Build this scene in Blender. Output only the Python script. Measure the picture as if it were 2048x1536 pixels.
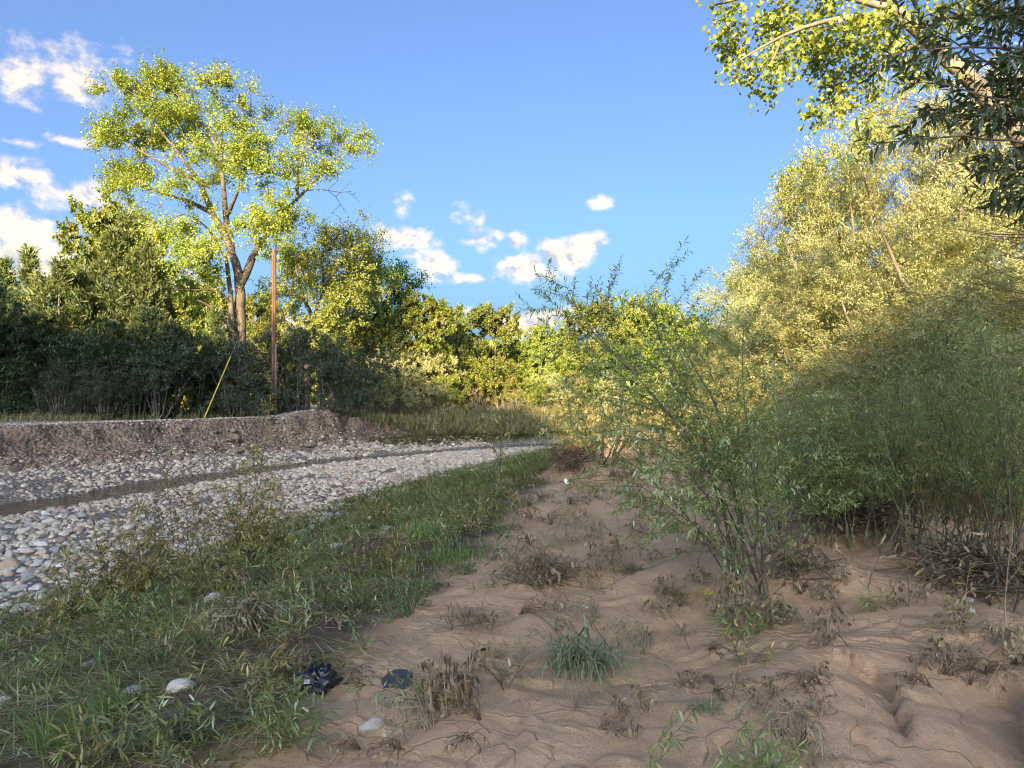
import bpy, math, random
import numpy as np

for _o in list(bpy.data.objects):
    bpy.data.objects.remove(_o)
scene = bpy.context.scene
COL = scene.collection
PI = math.pi

# ------------------------------------------------------------------ camera, sky, sun, exposure
FPX, CX, CY, EYE = 1450.0, 1024.0, 768.0, 2.7      # focal length and centre in pixels of the 2048-wide photo
cam_data = bpy.data.cameras.new('camera')
cam = bpy.data.objects.new('camera', cam_data)
COL.objects.link(cam)
cam.location = (0, 0, EYE)
cam.rotation_euler = (PI / 2, 0, 0)
cam_data.sensor_width = 36
cam_data.lens = 36 * FPX / 2048
cam_data.clip_start = 0.05
cam_data.clip_end = 3000
scene.camera = cam

SUN_AZ, SUN_EL = math.radians(190), math.radians(15)   # azimuth clockwise from +Y: behind the camera, to its left
sun_dir = np.array([math.sin(SUN_AZ) * math.cos(SUN_EL), math.cos(SUN_AZ) * math.cos(SUN_EL), math.sin(SUN_EL)])
sl = bpy.data.lights.new('sun', 'SUN')
sl.energy = 5.0
sl.angle = math.radians(0.5)
sl.color = (1.0, 0.87, 0.63)
so = bpy.data.objects.new('sun', sl)
COL.objects.link(so)
so.rotation_euler = (PI / 2 - SUN_EL, 0, -SUN_AZ + PI)
SKY_STRENGTH = 0.15
EXPOSURE = 2.0

scene.view_settings.view_transform = 'Standard'
scene.view_settings.look = 'None'
scene.view_settings.gamma = 1
scene.view_settings.exposure = EXPOSURE
scene.view_settings.use_curve_mapping = False
scene.view_settings.use_white_balance = True      # the phone's white balance: set for open shade
scene.view_settings.white_balance_temperature = 8400
scene.render.engine = 'CYCLES'
cy = scene.cycles
cy.max_bounces = 6
cy.diffuse_bounces = 3
cy.glossy_bounces = 2
cy.transmission_bounces = 3
cy.transparent_max_bounces = 4
cy.use_denoising = True
cy.denoising_prefilter = 'NONE'
cy.filter_width = 1.15
cy.sample_clamp_indirect = 6


def px_dir(px, py):
    return np.array([(px - CX) / FPX, 1.0, (CY - py) / FPX])


class NT:
    """small helper for node trees"""
    def __init__(s, tree):
        s.t = tree

    def n(s, kind, **kw):
        nd = s.t.nodes.new(kind)
        for k, v in kw.items():
            setattr(nd, k, v)
        return nd

    def put(s, sock, v):
        if isinstance(v, bpy.types.NodeSocket):
            s.t.links.new(v, sock)
        elif v is not None:
            sock.default_value = v

    def m(s, op, a, b=None, c=None, clamp=False):
        nd = s.n('ShaderNodeMath', operation=op, use_clamp=clamp)
        for i, v in enumerate((a, b, c)):
            s.put(nd.inputs[i], v)
        return nd.outputs[0]

    def vm(s, op, a, b=None, scale=None):
        nd = s.n('ShaderNodeVectorMath', operation=op)
        s.put(nd.inputs[0], a)
        if b is not None:
            s.put(nd.inputs[1], b)
        if scale is not None:
            s.put(nd.inputs['Scale'], scale)
        return nd.outputs['Value'] if op in ('LENGTH', 'DOT_PRODUCT', 'DISTANCE') else nd.outputs[0]

    def rng(s, v, a, b, c=0.0, d=1.0, smooth=True):
        nd = s.n('ShaderNodeMapRange', interpolation_type='SMOOTHSTEP' if smooth else 'LINEAR')
        s.put(nd.inputs[0], v)
        for i, x in enumerate((a, b, c, d)):
            s.put(nd.inputs[i + 1], x)
        return nd.outputs[0]

    def mix(s, f, a, b, blend='MIX'):
        nd = s.n('ShaderNodeMix', data_type='RGBA', blend_type=blend)
        s.put(nd.inputs[0], f)
        for i, v in ((6, a), (7, b)):
            if isinstance(v, (tuple, list)) and len(v) == 3:
                v = (*v, 1)
            s.put(nd.inputs[i], v)
        return nd.outputs[2]

    def noise(s, vec, scale, detail=3, rough=0.55, dist=0.0, out=0):
        nd = s.n('ShaderNodeTexNoise')
        s.put(nd.inputs['Vector'], vec)
        s.put(nd.inputs['Scale'], scale)
        s.put(nd.inputs['Detail'], detail)
        s.put(nd.inputs['Roughness'], rough)
        s.put(nd.inputs['Distortion'], dist)
        return nd.outputs[out]


def make_world():
    w = bpy.data.worlds.new('World')
    scene.world = w
    w.use_nodes = True
    t = NT(w.node_tree)
    w.node_tree.nodes.clear()
    sky = t.n('ShaderNodeTexSky', sky_type='NISHITA')
    sky.sun_disc = False
    sky.sun_elevation = SUN_EL
    sky.sun_rotation = SUN_AZ
    sky.altitude = 0
    sky.air_density = 0.55
    sky.dust_density = 8.0
    sky.ozone_density = 6.5
    geo = t.n('ShaderNodeTexCoord')
    sep = t.n('ShaderNodeSeparateXYZ')
    t.put(sep.inputs[0], geo.outputs['Generated'])
    az = t.m('ARCTAN2', sep.outputs[0], sep.outputs[1])
    el = t.m('ARCSINE', sep.outputs[2])
    comb = t.n('ShaderNodeCombineXYZ')
    t.put(comb.inputs[0], az)
    t.put(comb.inputs[1], el)
    P = comb.outputs[0]
    nz = t.noise(t.vm('MULTIPLY', P, (1.0, 1.35, 1.0)), 17.0, 8, 0.58, 0.12)
    nzb = t.noise(t.vm('MULTIPLY', t.vm('ADD', P, (0.005, 0.010, 0)), (1.0, 1.35, 1.0)), 17.0, 6, 0.58, 0.12)
    blobs = [(25, 140, 85, 75, .8), (165, 140, 95, 60, .55), (150, 190, 55, 25, .6), (40, 285, 55, 14, .5), (128, 281, 45, 11, .5),
             (40, 350, 110, 35, .8), (150, 395, 95, 45, .9), (60, 450, 130, 55, 1.1), (110, 530, 190, 70, 1.1), (300, 490, 90, 75, .9), (330, 570, 110, 50, .9),
             (800, 478, 105, 30, 1.0), (862, 525, 60, 36, .8), (945, 556, 80, 13, .7), (960, 478, 55, 24, .9), (1037, 486, 34, 22, .9),
             (1062, 535, 72, 38, 1.15), (1125, 510, 72, 40, 1.25), (1175, 488, 45, 30, 1.1), (1201, 404, 30, 17, .9), (814, 411, 26, 24, .5), (925, 440, 50, 22, .3),
             (1380, 611, 60, 18, .8), (1060, 650, 150, 38, 1.1), (1480, 672, 110, 42, 1.2), (905, 640, 80, 26, 1.0), (1800, 700, 300, 40, .9), (620, 660, 300, 45, .9),
             (-300, 480, 330, 120, 1.0), (2500, 600, 500, 80, .8)]
    dens = None
    for px, py, rx, ry, s in blobs:
        d = px_dir(px, py)
        a = math.atan2(d[0], d[1])
        e = math.atan2(d[2], math.hypot(d[0], d[1]))
        ca = math.cos(a)
        ra, re = rx / FPX * ca * ca, ry / FPX * ca
        q = t.vm('MULTIPLY', t.vm('SUBTRACT', P, (a, e, 0)), (1 / ra, 1 / re, 0))
        l = t.vm('LENGTH', q)
        v = t.m('MULTIPLY_ADD', l, -s, s)
        dens = v if dens is None else t.m('MAXIMUM', dens, v)
    dens = t.m('MAXIMUM', dens, -0.7)
    den = t.m('MULTIPLY_ADD', t.m('SUBTRACT', nz, 0.5), 2.7, t.m('MULTIPLY', dens, 0.9))
    alpha = t.rng(den, -0.04, 0.72)
    alpha = t.m('MULTIPLY', alpha, 0.93)
    relief = t.m('SUBTRACT', nz, nzb)
    lit = t.rng(t.m('MULTIPLY_ADD', relief, 3.2, t.m('MULTIPLY', t.m('SUBTRACT', 0.5, den), 0.12)), -0.36, 0.14)
    ccol = t.mix(lit, (.95, 1.15, 1.6), (2.35, 2.15, 1.95))
    skyc = sky.outputs[0]
    skyc = t.mix(1.0, skyc, SKY_TINT, 'MULTIPLY')
    # the paler air low down all round the horizon
    low = t.m('POWER', 2.71828, t.m('MULTIPLY', t.m('MAXIMUM', el, 0.0), -8.0))
    skyc = t.mix(1.0, skyc, t.mix(low, (0, 0, 0), (.32, .92, 1.25)), 'ADD')
    col = t.mix(alpha, skyc, ccol)
    bg = t.n('ShaderNodeBackground')
    t.put(bg.inputs[0], col)
    bg.inputs[1].default_value = SKY_STRENGTH
    out = t.n('ShaderNodeOutputWorld')
    t.put(out.inputs[0], bg.outputs[0])


SKY_TINT = (1.0, 1.0, 1.0)
make_world()

# ------------------------------------------------------------------ numeric helpers
R = np.random.default_rng(11)
_perm = np.random.default_rng(3).permutation(256)
_perm = np.concatenate([_perm, _perm, _perm])
_g = np.random.default_rng(4).uniform(0, 2 * PI, 256)
_gx, _gy = np.cos(_g), np.sin(_g)


def perlin(x, y):
    x = np.asarray(x, float)
    y = np.asarray(y, float)
    xi, yi = np.floor(x).astype(int), np.floor(y).astype(int)
    xf, yf = x - xi, y - yi
    u, v = xf * xf * xf * (xf * (xf * 6 - 15) + 10), yf * yf * yf * (yf * (yf * 6 - 15) + 10)
    xi &= 255
    yi &= 255

    def g(ix, iy, fx, fy):
        h = _perm[_perm[ix & 255] + (iy & 255)]
        return _gx[h] * fx + _gy[h] * fy
    a = g(xi, yi, xf, yf)
    b = g(xi + 1, yi, xf - 1, yf)
    c = g(xi, yi + 1, xf, yf - 1)
    d = g(xi + 1, yi + 1, xf - 1, yf - 1)
    return (a + (b - a) * u) * (1 - v) + (c + (d - c) * u) * v


def fbm(x, y, oct=4, gain=0.5):
    s, a = 0, 1.0
    for i in range(oct):
        s = s + a * perlin(x * 2 ** i + 17.3 * i, y * 2 ** i - 9.1 * i)
        a *= gain
    return s


def sstep(x, a, b):
    t = np.clip((x - a) / (b - a), 0, 1)
    return t * t * (3 - 2 * t)


def unit(v):
    return v / np.maximum(np.linalg.norm(v, axis=-1, keepdims=True), 1e-9)


def P(px, py, Y):
    d = px_dir(px, py) * Y
    return np.array([d[0], d[1], EYE + d[2]])


# ------------------------------------------------------------------ the lie of the land
def uv(X, Y):
    return 0.6 * X + 0.8 * Y, -0.8 * X + 0.6 * Y


def xy(u, v):
    return 0.6 * u - 0.8 * v, 0.8 * u + 0.6 * v


def line(pts):
    a = np.array(pts, float)
    return lambda u: np.interp(u, a[:, 0], a[:, 1])


vN = line([(-25, 16), (0, 16.2), (5.4, 16.8), (10.1, 18.2), (13, 18.9), (15.8, 19.3), (18.9, 19.1), (21.2, 18.7), (23.8, 17.8), (25.5, 15.8), (30, 12), (40, 4), (60, -14)])
vF = line([(-25, 18.4), (0, 18.6), (6.1, 18.9), (7.9, 19), (9.3, 19.9), (11.2, 20.2), (12.8, 20.3), (15.1, 20.5), (16.8, 20.8), (20.1, 20.4), (22.4, 20.0), (25.7, 19.5), (28.3, 18.2), (34, 14.5), (44, 7), (64, -11)])
vB = line([(-25, 23), (0, 23.6), (7.6, 23.4), (11.3, 22.7), (15.6, 22.5), (18.6, 22.2), (22.8, 21.4), (26, 20.3), (29, 18.9), (34, 15.2), (44, 8), (64, -10)])
vT = line([(-25, 24.6), (0, 25.2), (8.2, 25.2), (12.3, 24.4), (16.1, 23.7), (18, 23.5), (22, 23.4), (26, 22.6), (30, 20.6), (36, 16), (46, 8.5), (66, -9)])
vG = line([(-25, 6.5), (0, 7.7), (2.8, 8.6), (6.7, 9.65), (9.6, 11.2), (14.3, 12.7), (20.9, 14.2), (27, 11), (40, 0), (60, -18)])
vS = line([(-25, 2.0), (0, 2.2), (2.2, 2.8), (3.2, 3.4), (4.4, 3.9), (6.7, 4.95), (9.3, 6.3), (12.1, 7.5), (19.4, 10.9), (24, 10.5), (40, -3), (60, -22)])

HUMPS = [(2.25, 5.3, .17, .55, .45), (3.4, 7.3, .28, .8, .7), (3.9, 5.4, .16, .8, .4), (1.25, 12.9, .38, .75, .6), (2.1, 12.2, .22, .6, .5), (1.25, 6.15, .07, .8, .5),
         (0.25, 3.3, .06, .9, .8), (1.55, 3.6, .06, .5, .5), (2.4, 3.1, .05, .6, .5), (1.9, 9.5, .14, .9, .8), (.9, 9.0, .1, .9, .6), (2.6, 4.3, .08, .7, .5), (0.9, 4.35, -.08, .45, .7), (2.05, 3.5, -.07, .3, .45)]
# little eroded scarps in the sand: plan polyline, drop to the right-hand side, reach
SCARPS = [([(1.72, 4.05), (1.9, 3.85), (1.94, 3.7), (1.88, 3.5), (1.78, 3.3), (1.72, 3.1)], .075, .5),
          ([(2.35, 3.65), (2.42, 3.45), (2.32, 3.2), (2.12, 2.95), (2.02, 2.75), (1.98, 2.5)], .11, .55),
          ([(1.62, 6.6), (1.42, 6.2), (1.3, 5.95), (0.98, 5.75), (0.7, 5.6)], .09, .6),
          ([(0.9, 9.6), (0.7, 9.0), (.3, 8.6)], .06, .5), ([(3.2, 6.0), (3.6, 5.6), (4.3, 5.55)], .07, .5)]


def seg_sd(X, Y, pl):
    best = np.full(X.shape, 1e9)
    side = np.zeros(X.shape)
    along = np.zeros(X.shape)
    n = len(pl) - 1
    for i in range(n):
        (ax, ay), (bx, by) = pl[i], pl[i + 1]
        dx, dy = bx - ax, by - ay
        tr = ((X - ax) * dx + (Y - ay) * dy) / (dx * dx + dy * dy)
        t = np.clip(tr, 0, 1)
        qx, qy = X - ax - t * dx, Y - ay - t * dy
        d = np.hypot(qx, qy)
        s = np.sign(dx * (Y - ay) - dy * (X - ax))
        m = d < best
        best = np.where(m, d, best)
        side = np.where(m, s, side)
        along = np.where(m, (i + tr) / n, along)
    return best * side, along


def height(X, Y, fine=True):
    X = np.asarray(X, float)
    Y = np.asarray(Y, float)
    u, v = uv(X, Y)
    wob = 0.35 * fbm(X * .45, Y * .45, 3)
    n_, f_, b_, t_, g_, s_ = vN(u), vF(u), vB(u), vT(u), vG(u), vS(u)
    vw = v + wob
    # near side
    ve = v + .35 * wob
    a = np.clip((n_ - ve) / np.maximum(n_ - g_, .5), 0, 1)
    bar = 0.02 + 0.33 * a ** 0.7
    sl_ = np.clip((g_ - vw) / np.maximum(g_ - s_, .5), 0, 1)
    near = bar + 0.70 * (sl_ * sl_ * (3 - 2 * sl_)) * (0.85 + .15 * sl_)
    near = near + 0.04 * np.clip(s_ - vw, 0, 4)
    # far side
    bh = 1.15 - 0.7 * sstep(u, 18.2, 24.5)
    be = np.clip((ve - f_) / np.maximum(b_ - f_, .4), 0, 1)
    fa = np.clip((v + .3 * wob + .45 * fbm(X * .55 + 4, Y * .55, 3) + .42 * fbm(X * 1.5, Y * 1.5, 4, .6) - b_) / np.maximum(t_ - b_, .4), 0, 1)
    face = np.where(fa < .6, .5 * (fa / .6) ** 1.1, np.where(fa < .8, .5 + .47 * (fa - .6) / .2, .97 + .03 * (fa - .8) / .2))
    face = np.where(u > 19, face * (1 - sstep(u, 19, 23)) + sstep(u, 19, 23) * sstep(fa, 0, 1), face)
    far = 0.02 + .28 * be + bh * face
    bed = -0.25 * np.clip(np.minimum(ve - n_, f_ - ve) / .5, 0, 1)
    z = np.where(ve < n_, near, np.where(ve > f_, far, bed))
    ter = sstep(v - t_, 0, 3)
    z = z + ter * (0.16 * fbm(X * .12, Y * .12, 3) + .3 * sstep(u, 20, 30))
    z = z + 12 * sstep(-Y, 46, 76)      # an unseen bluff, added behind the viewer to carry the shade wood
    # mound at the end of the cut bank
    mx, my = -8.0, 28.9
    z = z + .22 * np.exp(-((X - mx) / 1.2) ** 2 - ((Y - my) / .9) ** 2)
    if fine:
        sand = sstep(s_ - vw, -.6, .3)
        for hx, hy, am, rx, ry in HUMPS:
            wx = X + .12 * fbm(X * 1.7 + hx, Y * 1.7, 2)
            wy = Y + .12 * fbm(X * 1.7, Y * 1.7 + hy, 2)
            z = z + am * np.exp(-((wx - hx) / rx) ** 2 - ((wy - hy) / ry) ** 2)
        for pl, drop, reach in SCARPS:
            jx = X + .035 * fbm(X * 7, Y * 7, 3, .6)
            jy = Y + .035 * fbm(X * 7 + 40, Y * 7, 3, .6)
            sd, al = seg_sd(jx, jy, pl)
            ends = sstep(al, -.05, .15) * (1 - sstep(al, .85, 1.05))
            z = z + ends * drop * np.where(sd > 0, .5 * np.exp(-np.abs(sd) / reach), -1.0 * np.exp(-np.abs(sd) / (reach * .5)))
        z = z + sand * (.075 * fbm(X * 1.1, Y * 1.1, 3) + .012 * fbm(X * 5, Y * 5, 2))
        # flow lines and ripples left by the flood
        fx, fy = X * .85 + Y * .53, -X * .53 + Y * .85
        fl = fbm(fx * 3.2 + .6 * fbm(X * 2, Y * 2, 2), fy * .8, 4, .55)
        z = z + sand * (.014 * (.5 - np.abs(fl)) + .007 * fbm(fx * 7, fy * 1.6, 3))
        st = fbm(X * .75 + .5 * fbm(X * 1.6, Y * 1.6, 3), Y * .75 + 7, 3, .45) * 3.2
        fr = st - np.floor(st)
        z = z + sand * .026 * (sstep(fr, 0, .05) - fr)
        rm = sstep(fbm(X * .8 + 5, Y * .8, 2), -.15, .35)
        z = z + sand * rm * .0045 * np.sin((fx * .35 - fy) * 70 + 5 * fbm(X * 2.2, Y * 2.2, 3))
        bank = np.clip(fa * (1 - fa) * 4, 0, 1) * (vw > f_)
        z = z + bank * (.17 * fbm(X * 1.9, Y * 1.9, 4, .62))
        z = z + (1 - sand) * (np.abs(v) < 22) * .03 * fbm(X * 2.1, Y * 2.1, 3)
    return z


def H(x, y):
    return float(height(np.array([x]), np.array([y]))[0])


def G(px, py, lo=1.5, hi=90.0):
    """where the ray through a point of the photograph meets the ground"""
    t = np.geomspace(lo, hi, 1500)
    d = px_dir(px, py)
    z = EYE + d[2] * t
    hz = height(d[0] * t, t)
    k = np.argmax(z < hz)
    if not (z < hz).any():
        k = len(t) - 1
    Y = t[k]
    return np.array([d[0] * Y, Y, hz[k]])


# ------------------------------------------------------------------ mesh helpers
def make_mesh(name, V, faces, mats, smooth=False, tint=None, attrs=None, midx=None):
    """faces: list of (n,k) index arrays; midx: list of material indices per array"""
    me = bpy.data.meshes.new(name)
    V = np.asarray(V, np.float32)
    faces = [np.asarray(f, np.int32) for f in faces if len(f)]
    me.vertices.add(len(V))
    me.vertices.foreach_set('co', V.ravel())
    nl = sum(f.size for f in faces)
    nf = sum(len(f) for f in faces)
    me.loops.add(nl)
    me.polygons.add(nf)
    me.loops.foreach_set('vertex_index', np.concatenate([f.ravel() for f in faces]))
    tot = np.concatenate([np.full(len(f), f.shape[1], np.int32) for f in faces])
    st = np.concatenate([[0], np.cumsum(tot)[:-1]]).astype(np.int32)
    me.polygons.foreach_set('loop_start', st)
    for m in (mats if isinstance(mats, (list, tuple)) else [mats]):
        me.materials.append(m)
    if midx is not None:
        me.polygons.foreach_set('material_index', np.concatenate([np.full(len(f), i, np.int32) for f, i in zip(faces, midx)]))
    if smooth:
        me.polygons.foreach_set('use_smooth', np.ones(nf, bool))
    if tint is not None:
        at = me.attributes.new('tint', 'FLOAT', 'POINT')
        at.data.foreach_set('value', np.asarray(tint, np.float32))
    for k, a in (attrs or {}).items():
        at = me.attributes.new(k, 'FLOAT', 'POINT')
        at.data.foreach_set('value', np.asarray(a, np.float32))
    me.update(calc_edges=True)
    return me


class Geo:
    """collects pieces into one mesh"""
    def __init__(s):
        s.V, s.F, s.T, s.M, s.n = [], [], [], [], 0

    def add(s, V, faces, tint=0.5, mi=0):
        V = np.asarray(V, float)
        if not len(V):
            return
        for f in faces:
            s.F.append(np.asarray(f) + s.n)
            s.M.append(mi)
        s.V.append(V)
        s.T.append(np.broadcast_to(tint, (len(V),)))
        s.n += len(V)

    def mesh(s, name, mats, smooth=False):
        return make_mesh(name, np.concatenate(s.V), s.F, mats, smooth, np.concatenate(s.T), midx=s.M)


def link(name, me, parent=None, loc=None, rz=0, sc=1.0, label=None, cat=None, group=None, kind=None):
    o = bpy.data.objects.new(name, me)
    COL.objects.link(o)
    if loc is not None:
        o.location = [float(c) for c in loc]
    o.rotation_euler = (0, 0, rz)
    o.scale = (sc, sc, sc) if np.isscalar(sc) else sc
    if parent is not None:
        o.parent = parent
    for k, v in (('label', label), ('category', cat), ('group', group), ('kind', kind)):
        if v:
            o[k] = v
    return o


def thing(name, parts, loc, rz=0, sc=1.0, label=None, cat=None, group=None):
    """an Empty at the base with its parts; parts = [(name, mesh), ...] (meshes may be shared)"""
    r = link(name, None, None, loc, rz, sc, label, cat, group)
    for pn, me in parts:
        link(pn, me, r)
    return r


def tube_batch(P_, R_, sides):
    """P_ (m,k,3), R_ (m,k) -> verts, faces"""
    m, k, _ = P_.shape
    T = np.empty_like(P_)
    T[:, 1:-1] = P_[:, 2:] - P_[:, :-2]
    T[:, 0] = P_[:, 1] - P_[:, 0]
    T[:, -1] = P_[:, -1] - P_[:, -2]
    T = unit(T)
    mean = unit(P_[:, -1] - P_[:, 0])
    ref = np.where(np.abs(mean[:, 2:3]) < .8, np.array([[0, 0, 1.]]), np.array([[1., .1, 0]]))
    A = unit(np.cross(T, ref[:, None, :]))
    B = np.cross(T, A)
    th = np.arange(sides) * 2 * PI / sides
    ring = A[:, :, None, :] * np.cos(th)[None, None, :, None] + B[:, :, None, :] * np.sin(th)[None, None, :, None]
    V = P_[:, :, None, :] + ring * R_[:, :, None, None]
    idx = np.arange(m * k * sides).reshape(m, k, sides)
    a = idx[:, :-1, :]
    b = idx[:, 1:, :]
    F = np.stack([a, np.roll(a, -1, 2), np.roll(b, -1, 2), b], -1).reshape(-1, 4)
    return V.reshape(-1, 3), F


def add_chains(g, chains, sides_for, mi=0, tint=None):
    groups = {}
    for p, r in chains:
        p = np.asarray(p)
        if len(p) < 2:
            continue
        s = sides_for(r[0])
        if s:
            groups.setdefault((len(p), s), []).append((p, r))
    for (k, s), lst in groups.items():
        V, F = tube_batch(np.array([a for a, _ in lst]), np.array([b for _, b in lst]), s)
        t = R.random(len(lst)).repeat(k * s) if tint is None else tint
        g.add(V, [F], t, mi)


def rand_unit(n, rng):
    return unit(rng.normal(size=(n, 3)))


def leaf_kite(C, A, N, L, W, fold=.2, wpos=.42):
    n = len(C)
    L = np.broadcast_to(L, (n,))[:, None]
    W = np.broadcast_to(W, (n,))[:, None]
    S = unit(np.cross(A, N))
    N = np.cross(S, A)
    mid = C + A * L * wpos
    V = np.stack([C, mid + S * W / 2 + N * W * fold, mid - S * W / 2 + N * W * fold, C + A * L], 1).reshape(-1, 3)
    i = np.arange(n)[:, None] * 4
    return V, [np.concatenate([i + np.array([[0, 2, 3]]), i + np.array([[0, 3, 1]])])]


def leaf_lance(C, A, N, L, W, bend=.25):
    """narrow leaf, six points, curving over"""
    n = len(C)
    L = np.broadcast_to(L, (n,))[:, None]
    W = np.broadcast_to(W, (n,))[:, None]
    S = unit(np.cross(A, N))
    N = np.cross(S, A)
    bend = np.broadcast_to(bend, (n,))[:, None]
    p1 = C + A * L * .3 - N * L * bend * .1
    p2 = C + A * L * .66 - N * L * bend * .42
    p3 = C + A * L * .96 - N * L * bend
    V = np.stack([C, p1 + S * W * .48, p1 - S * W * .48, p2 + S * W * .4, p2 - S * W * .4, p3], 1).reshape(-1, 3)
    i = np.arange(n)[:, None] * 6
    return V, [np.concatenate([i + np.array([[0, 2, 1]]), i + np.array([[3, 4, 5]])]), i + np.array([[1, 2, 4, 3]])]


def blades(B, D, L, W, lean, curl, rng):
    """grass blades: base points B, horizontal directions D, lean from upright, curl towards the ground"""
    n = len(B)
    up = np.array([[0, 0, 1.]])
    S = np.stack([-D[:, 1], D[:, 0], np.zeros(n)], 1)
    pts = [B]
    p = B
    for k in range(3):
        a = (lean + curl * k)[:, None]
        p = p + (D * np.sin(a) + up * np.cos(a)) * (L / 3)[:, None]
        pts.append(p)
    w = W[:, None] / 2
    V = np.stack([pts[0] - S * w * .7, pts[0] + S * w * .7, pts[1] - S * w, pts[1] + S * w, pts[2] - S * w * .75, pts[2] + S * w * .75, pts[3]], 1).reshape(-1, 3)
    i = np.arange(n)[:, None] * 7
    return V, [np.concatenate([i + np.array([[0, 1, 3, 2]]), i + np.array([[2, 3, 5, 4]])]), i + np.array([[4, 5, 6]])]


# ------------------------------------------------------------------ materials
def new_mat(name):
    m = bpy.data.materials.new(name)
    m.use_nodes = True
    m.node_tree.nodes.clear()
    return m, NT(m.node_tree)


def out_surface(t, sh):
    o = t.n('ShaderNodeOutputMaterial')
    t.put(o.inputs[0], sh)
    return o


def ramp(t, f, stops):
    r = t.n('ShaderNodeValToRGB')
    e = r.color_ramp.elements
    while len(e) < len(stops):
        e.new(.5)
    for el, (p, c) in zip(e, stops):
        el.position = p
        el.color = (*c, 1)
    t.put(r.inputs[0], f)
    return r.outputs[0]


def leaf_mat(name, cols, trans=.4, gloss=.06, rough=.45, tcol=(1.15, 1.2, .6), objvar=.25):
    m, t = new_mat(name)
    at = t.n('ShaderNodeAttribute', attribute_name='tint')
    k = len(cols)
    c = ramp(t, at.outputs['Fac'], [(i / max(k - 1, 1), q) for i, q in enumerate(cols)])
    oi = t.n('ShaderNodeObjectInfo')
    hs = t.n('ShaderNodeHueSaturation')
    t.put(hs.inputs['Hue'], t.rng(oi.outputs['Random'], 0, 1, .5 - .03 * objvar * 2, .5 + .03 * objvar * 2, False))
    t.put(hs.inputs['Value'], t.rng(oi.outputs['Random'], 0, 1, 1 - objvar * .5, 1 + objvar * .5, False))
    t.put(hs.inputs['Color'], c)
    c = hs.outputs[0]
    d = t.n('ShaderNodeBsdfDiffuse')
    t.put(d.inputs[0], c)
    tr = t.n('ShaderNodeBsdfTranslucent')
    t.put(tr.inputs[0], t.mix(1.0, c, tcol, 'MULTIPLY'))
    mx = t.n('ShaderNodeMixShader')
    mx.inputs[0].default_value = trans
    t.put(mx.inputs[1], d.outputs[0])
    t.put(mx.inputs[2], tr.outputs[0])
    gl = t.n('ShaderNodeBsdfGlossy')
    gl.inputs['Roughness'].default_value = rough
    gl.inputs[0].default_value = (.9, .95, 1, 1)
    m2 = t.n('ShaderNodeMixShader')
    m2.inputs[0].default_value = gloss
    t.put(m2.inputs[1], mx.outputs[0])
    t.put(m2.inputs[2], gl.outputs[0])
    out_surface(t, m2.outputs[0])
    return m


def bark_mat(name, c1, c2, scale=9, stretch=.18, bump=.6):
    m, t = new_mat(name)
    tc = t.n('ShaderNodeTexCoord')
    v = t.vm('MULTIPLY', tc.outputs['Object'], (1, 1, stretch))
    n = t.noise(v, scale, 5, .65, .4)
    n2 = t.noise(tc.outputs['Object'], scale * .25, 3)
    c = t.mix(t.rng(n, .3, .7), c1, c2)
    c = t.mix(t.rng(n2, .3, .75), c, tuple(x * .7 for x in c1))
    p = t.n('ShaderNodeBsdfPrincipled')
    t.put(p.inputs['Base Color'], c)
    p.inputs['Roughness'].default_value = .9
    b = t.n('ShaderNodeBump')
    b.inputs['Strength'].default_value = bump
    b.inputs['Distance'].default_value = .04
    t.put(b.inputs['Height'], n)
    t.put(p.inputs['Normal'], b.outputs[0])
    out_surface(t, p.outputs[0])
    return m


def plain_mat(name, col, rough=.6, var=.2, scale=30, metallic=0, bump=0):
    m, t = new_mat(name)
    tc = t.n('ShaderNodeTexCoord')
    n = t.noise(tc.outputs['Object'], scale, 4)
    c = t.mix(t.rng(n, .3, .7), tuple(x * (1 - var) for x in col), tuple(min(x * (1 + var), 1) for x in col))
    p = t.n('ShaderNodeBsdfPrincipled')
    t.put(p.inputs['Base Color'], c)
    p.inputs['Roughness'].default_value = rough
    p.inputs['Metallic'].default_value = metallic
    if bump:
        b = t.n('ShaderNodeBump')
        b.inputs['Strength'].default_value = bump
        b.inputs['Distance'].default_value = .01
        t.put(b.inputs['Height'], n)
        t.put(p.inputs['Normal'], b.outputs[0])
    out_surface(t, p.outputs[0])
    return m


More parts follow.
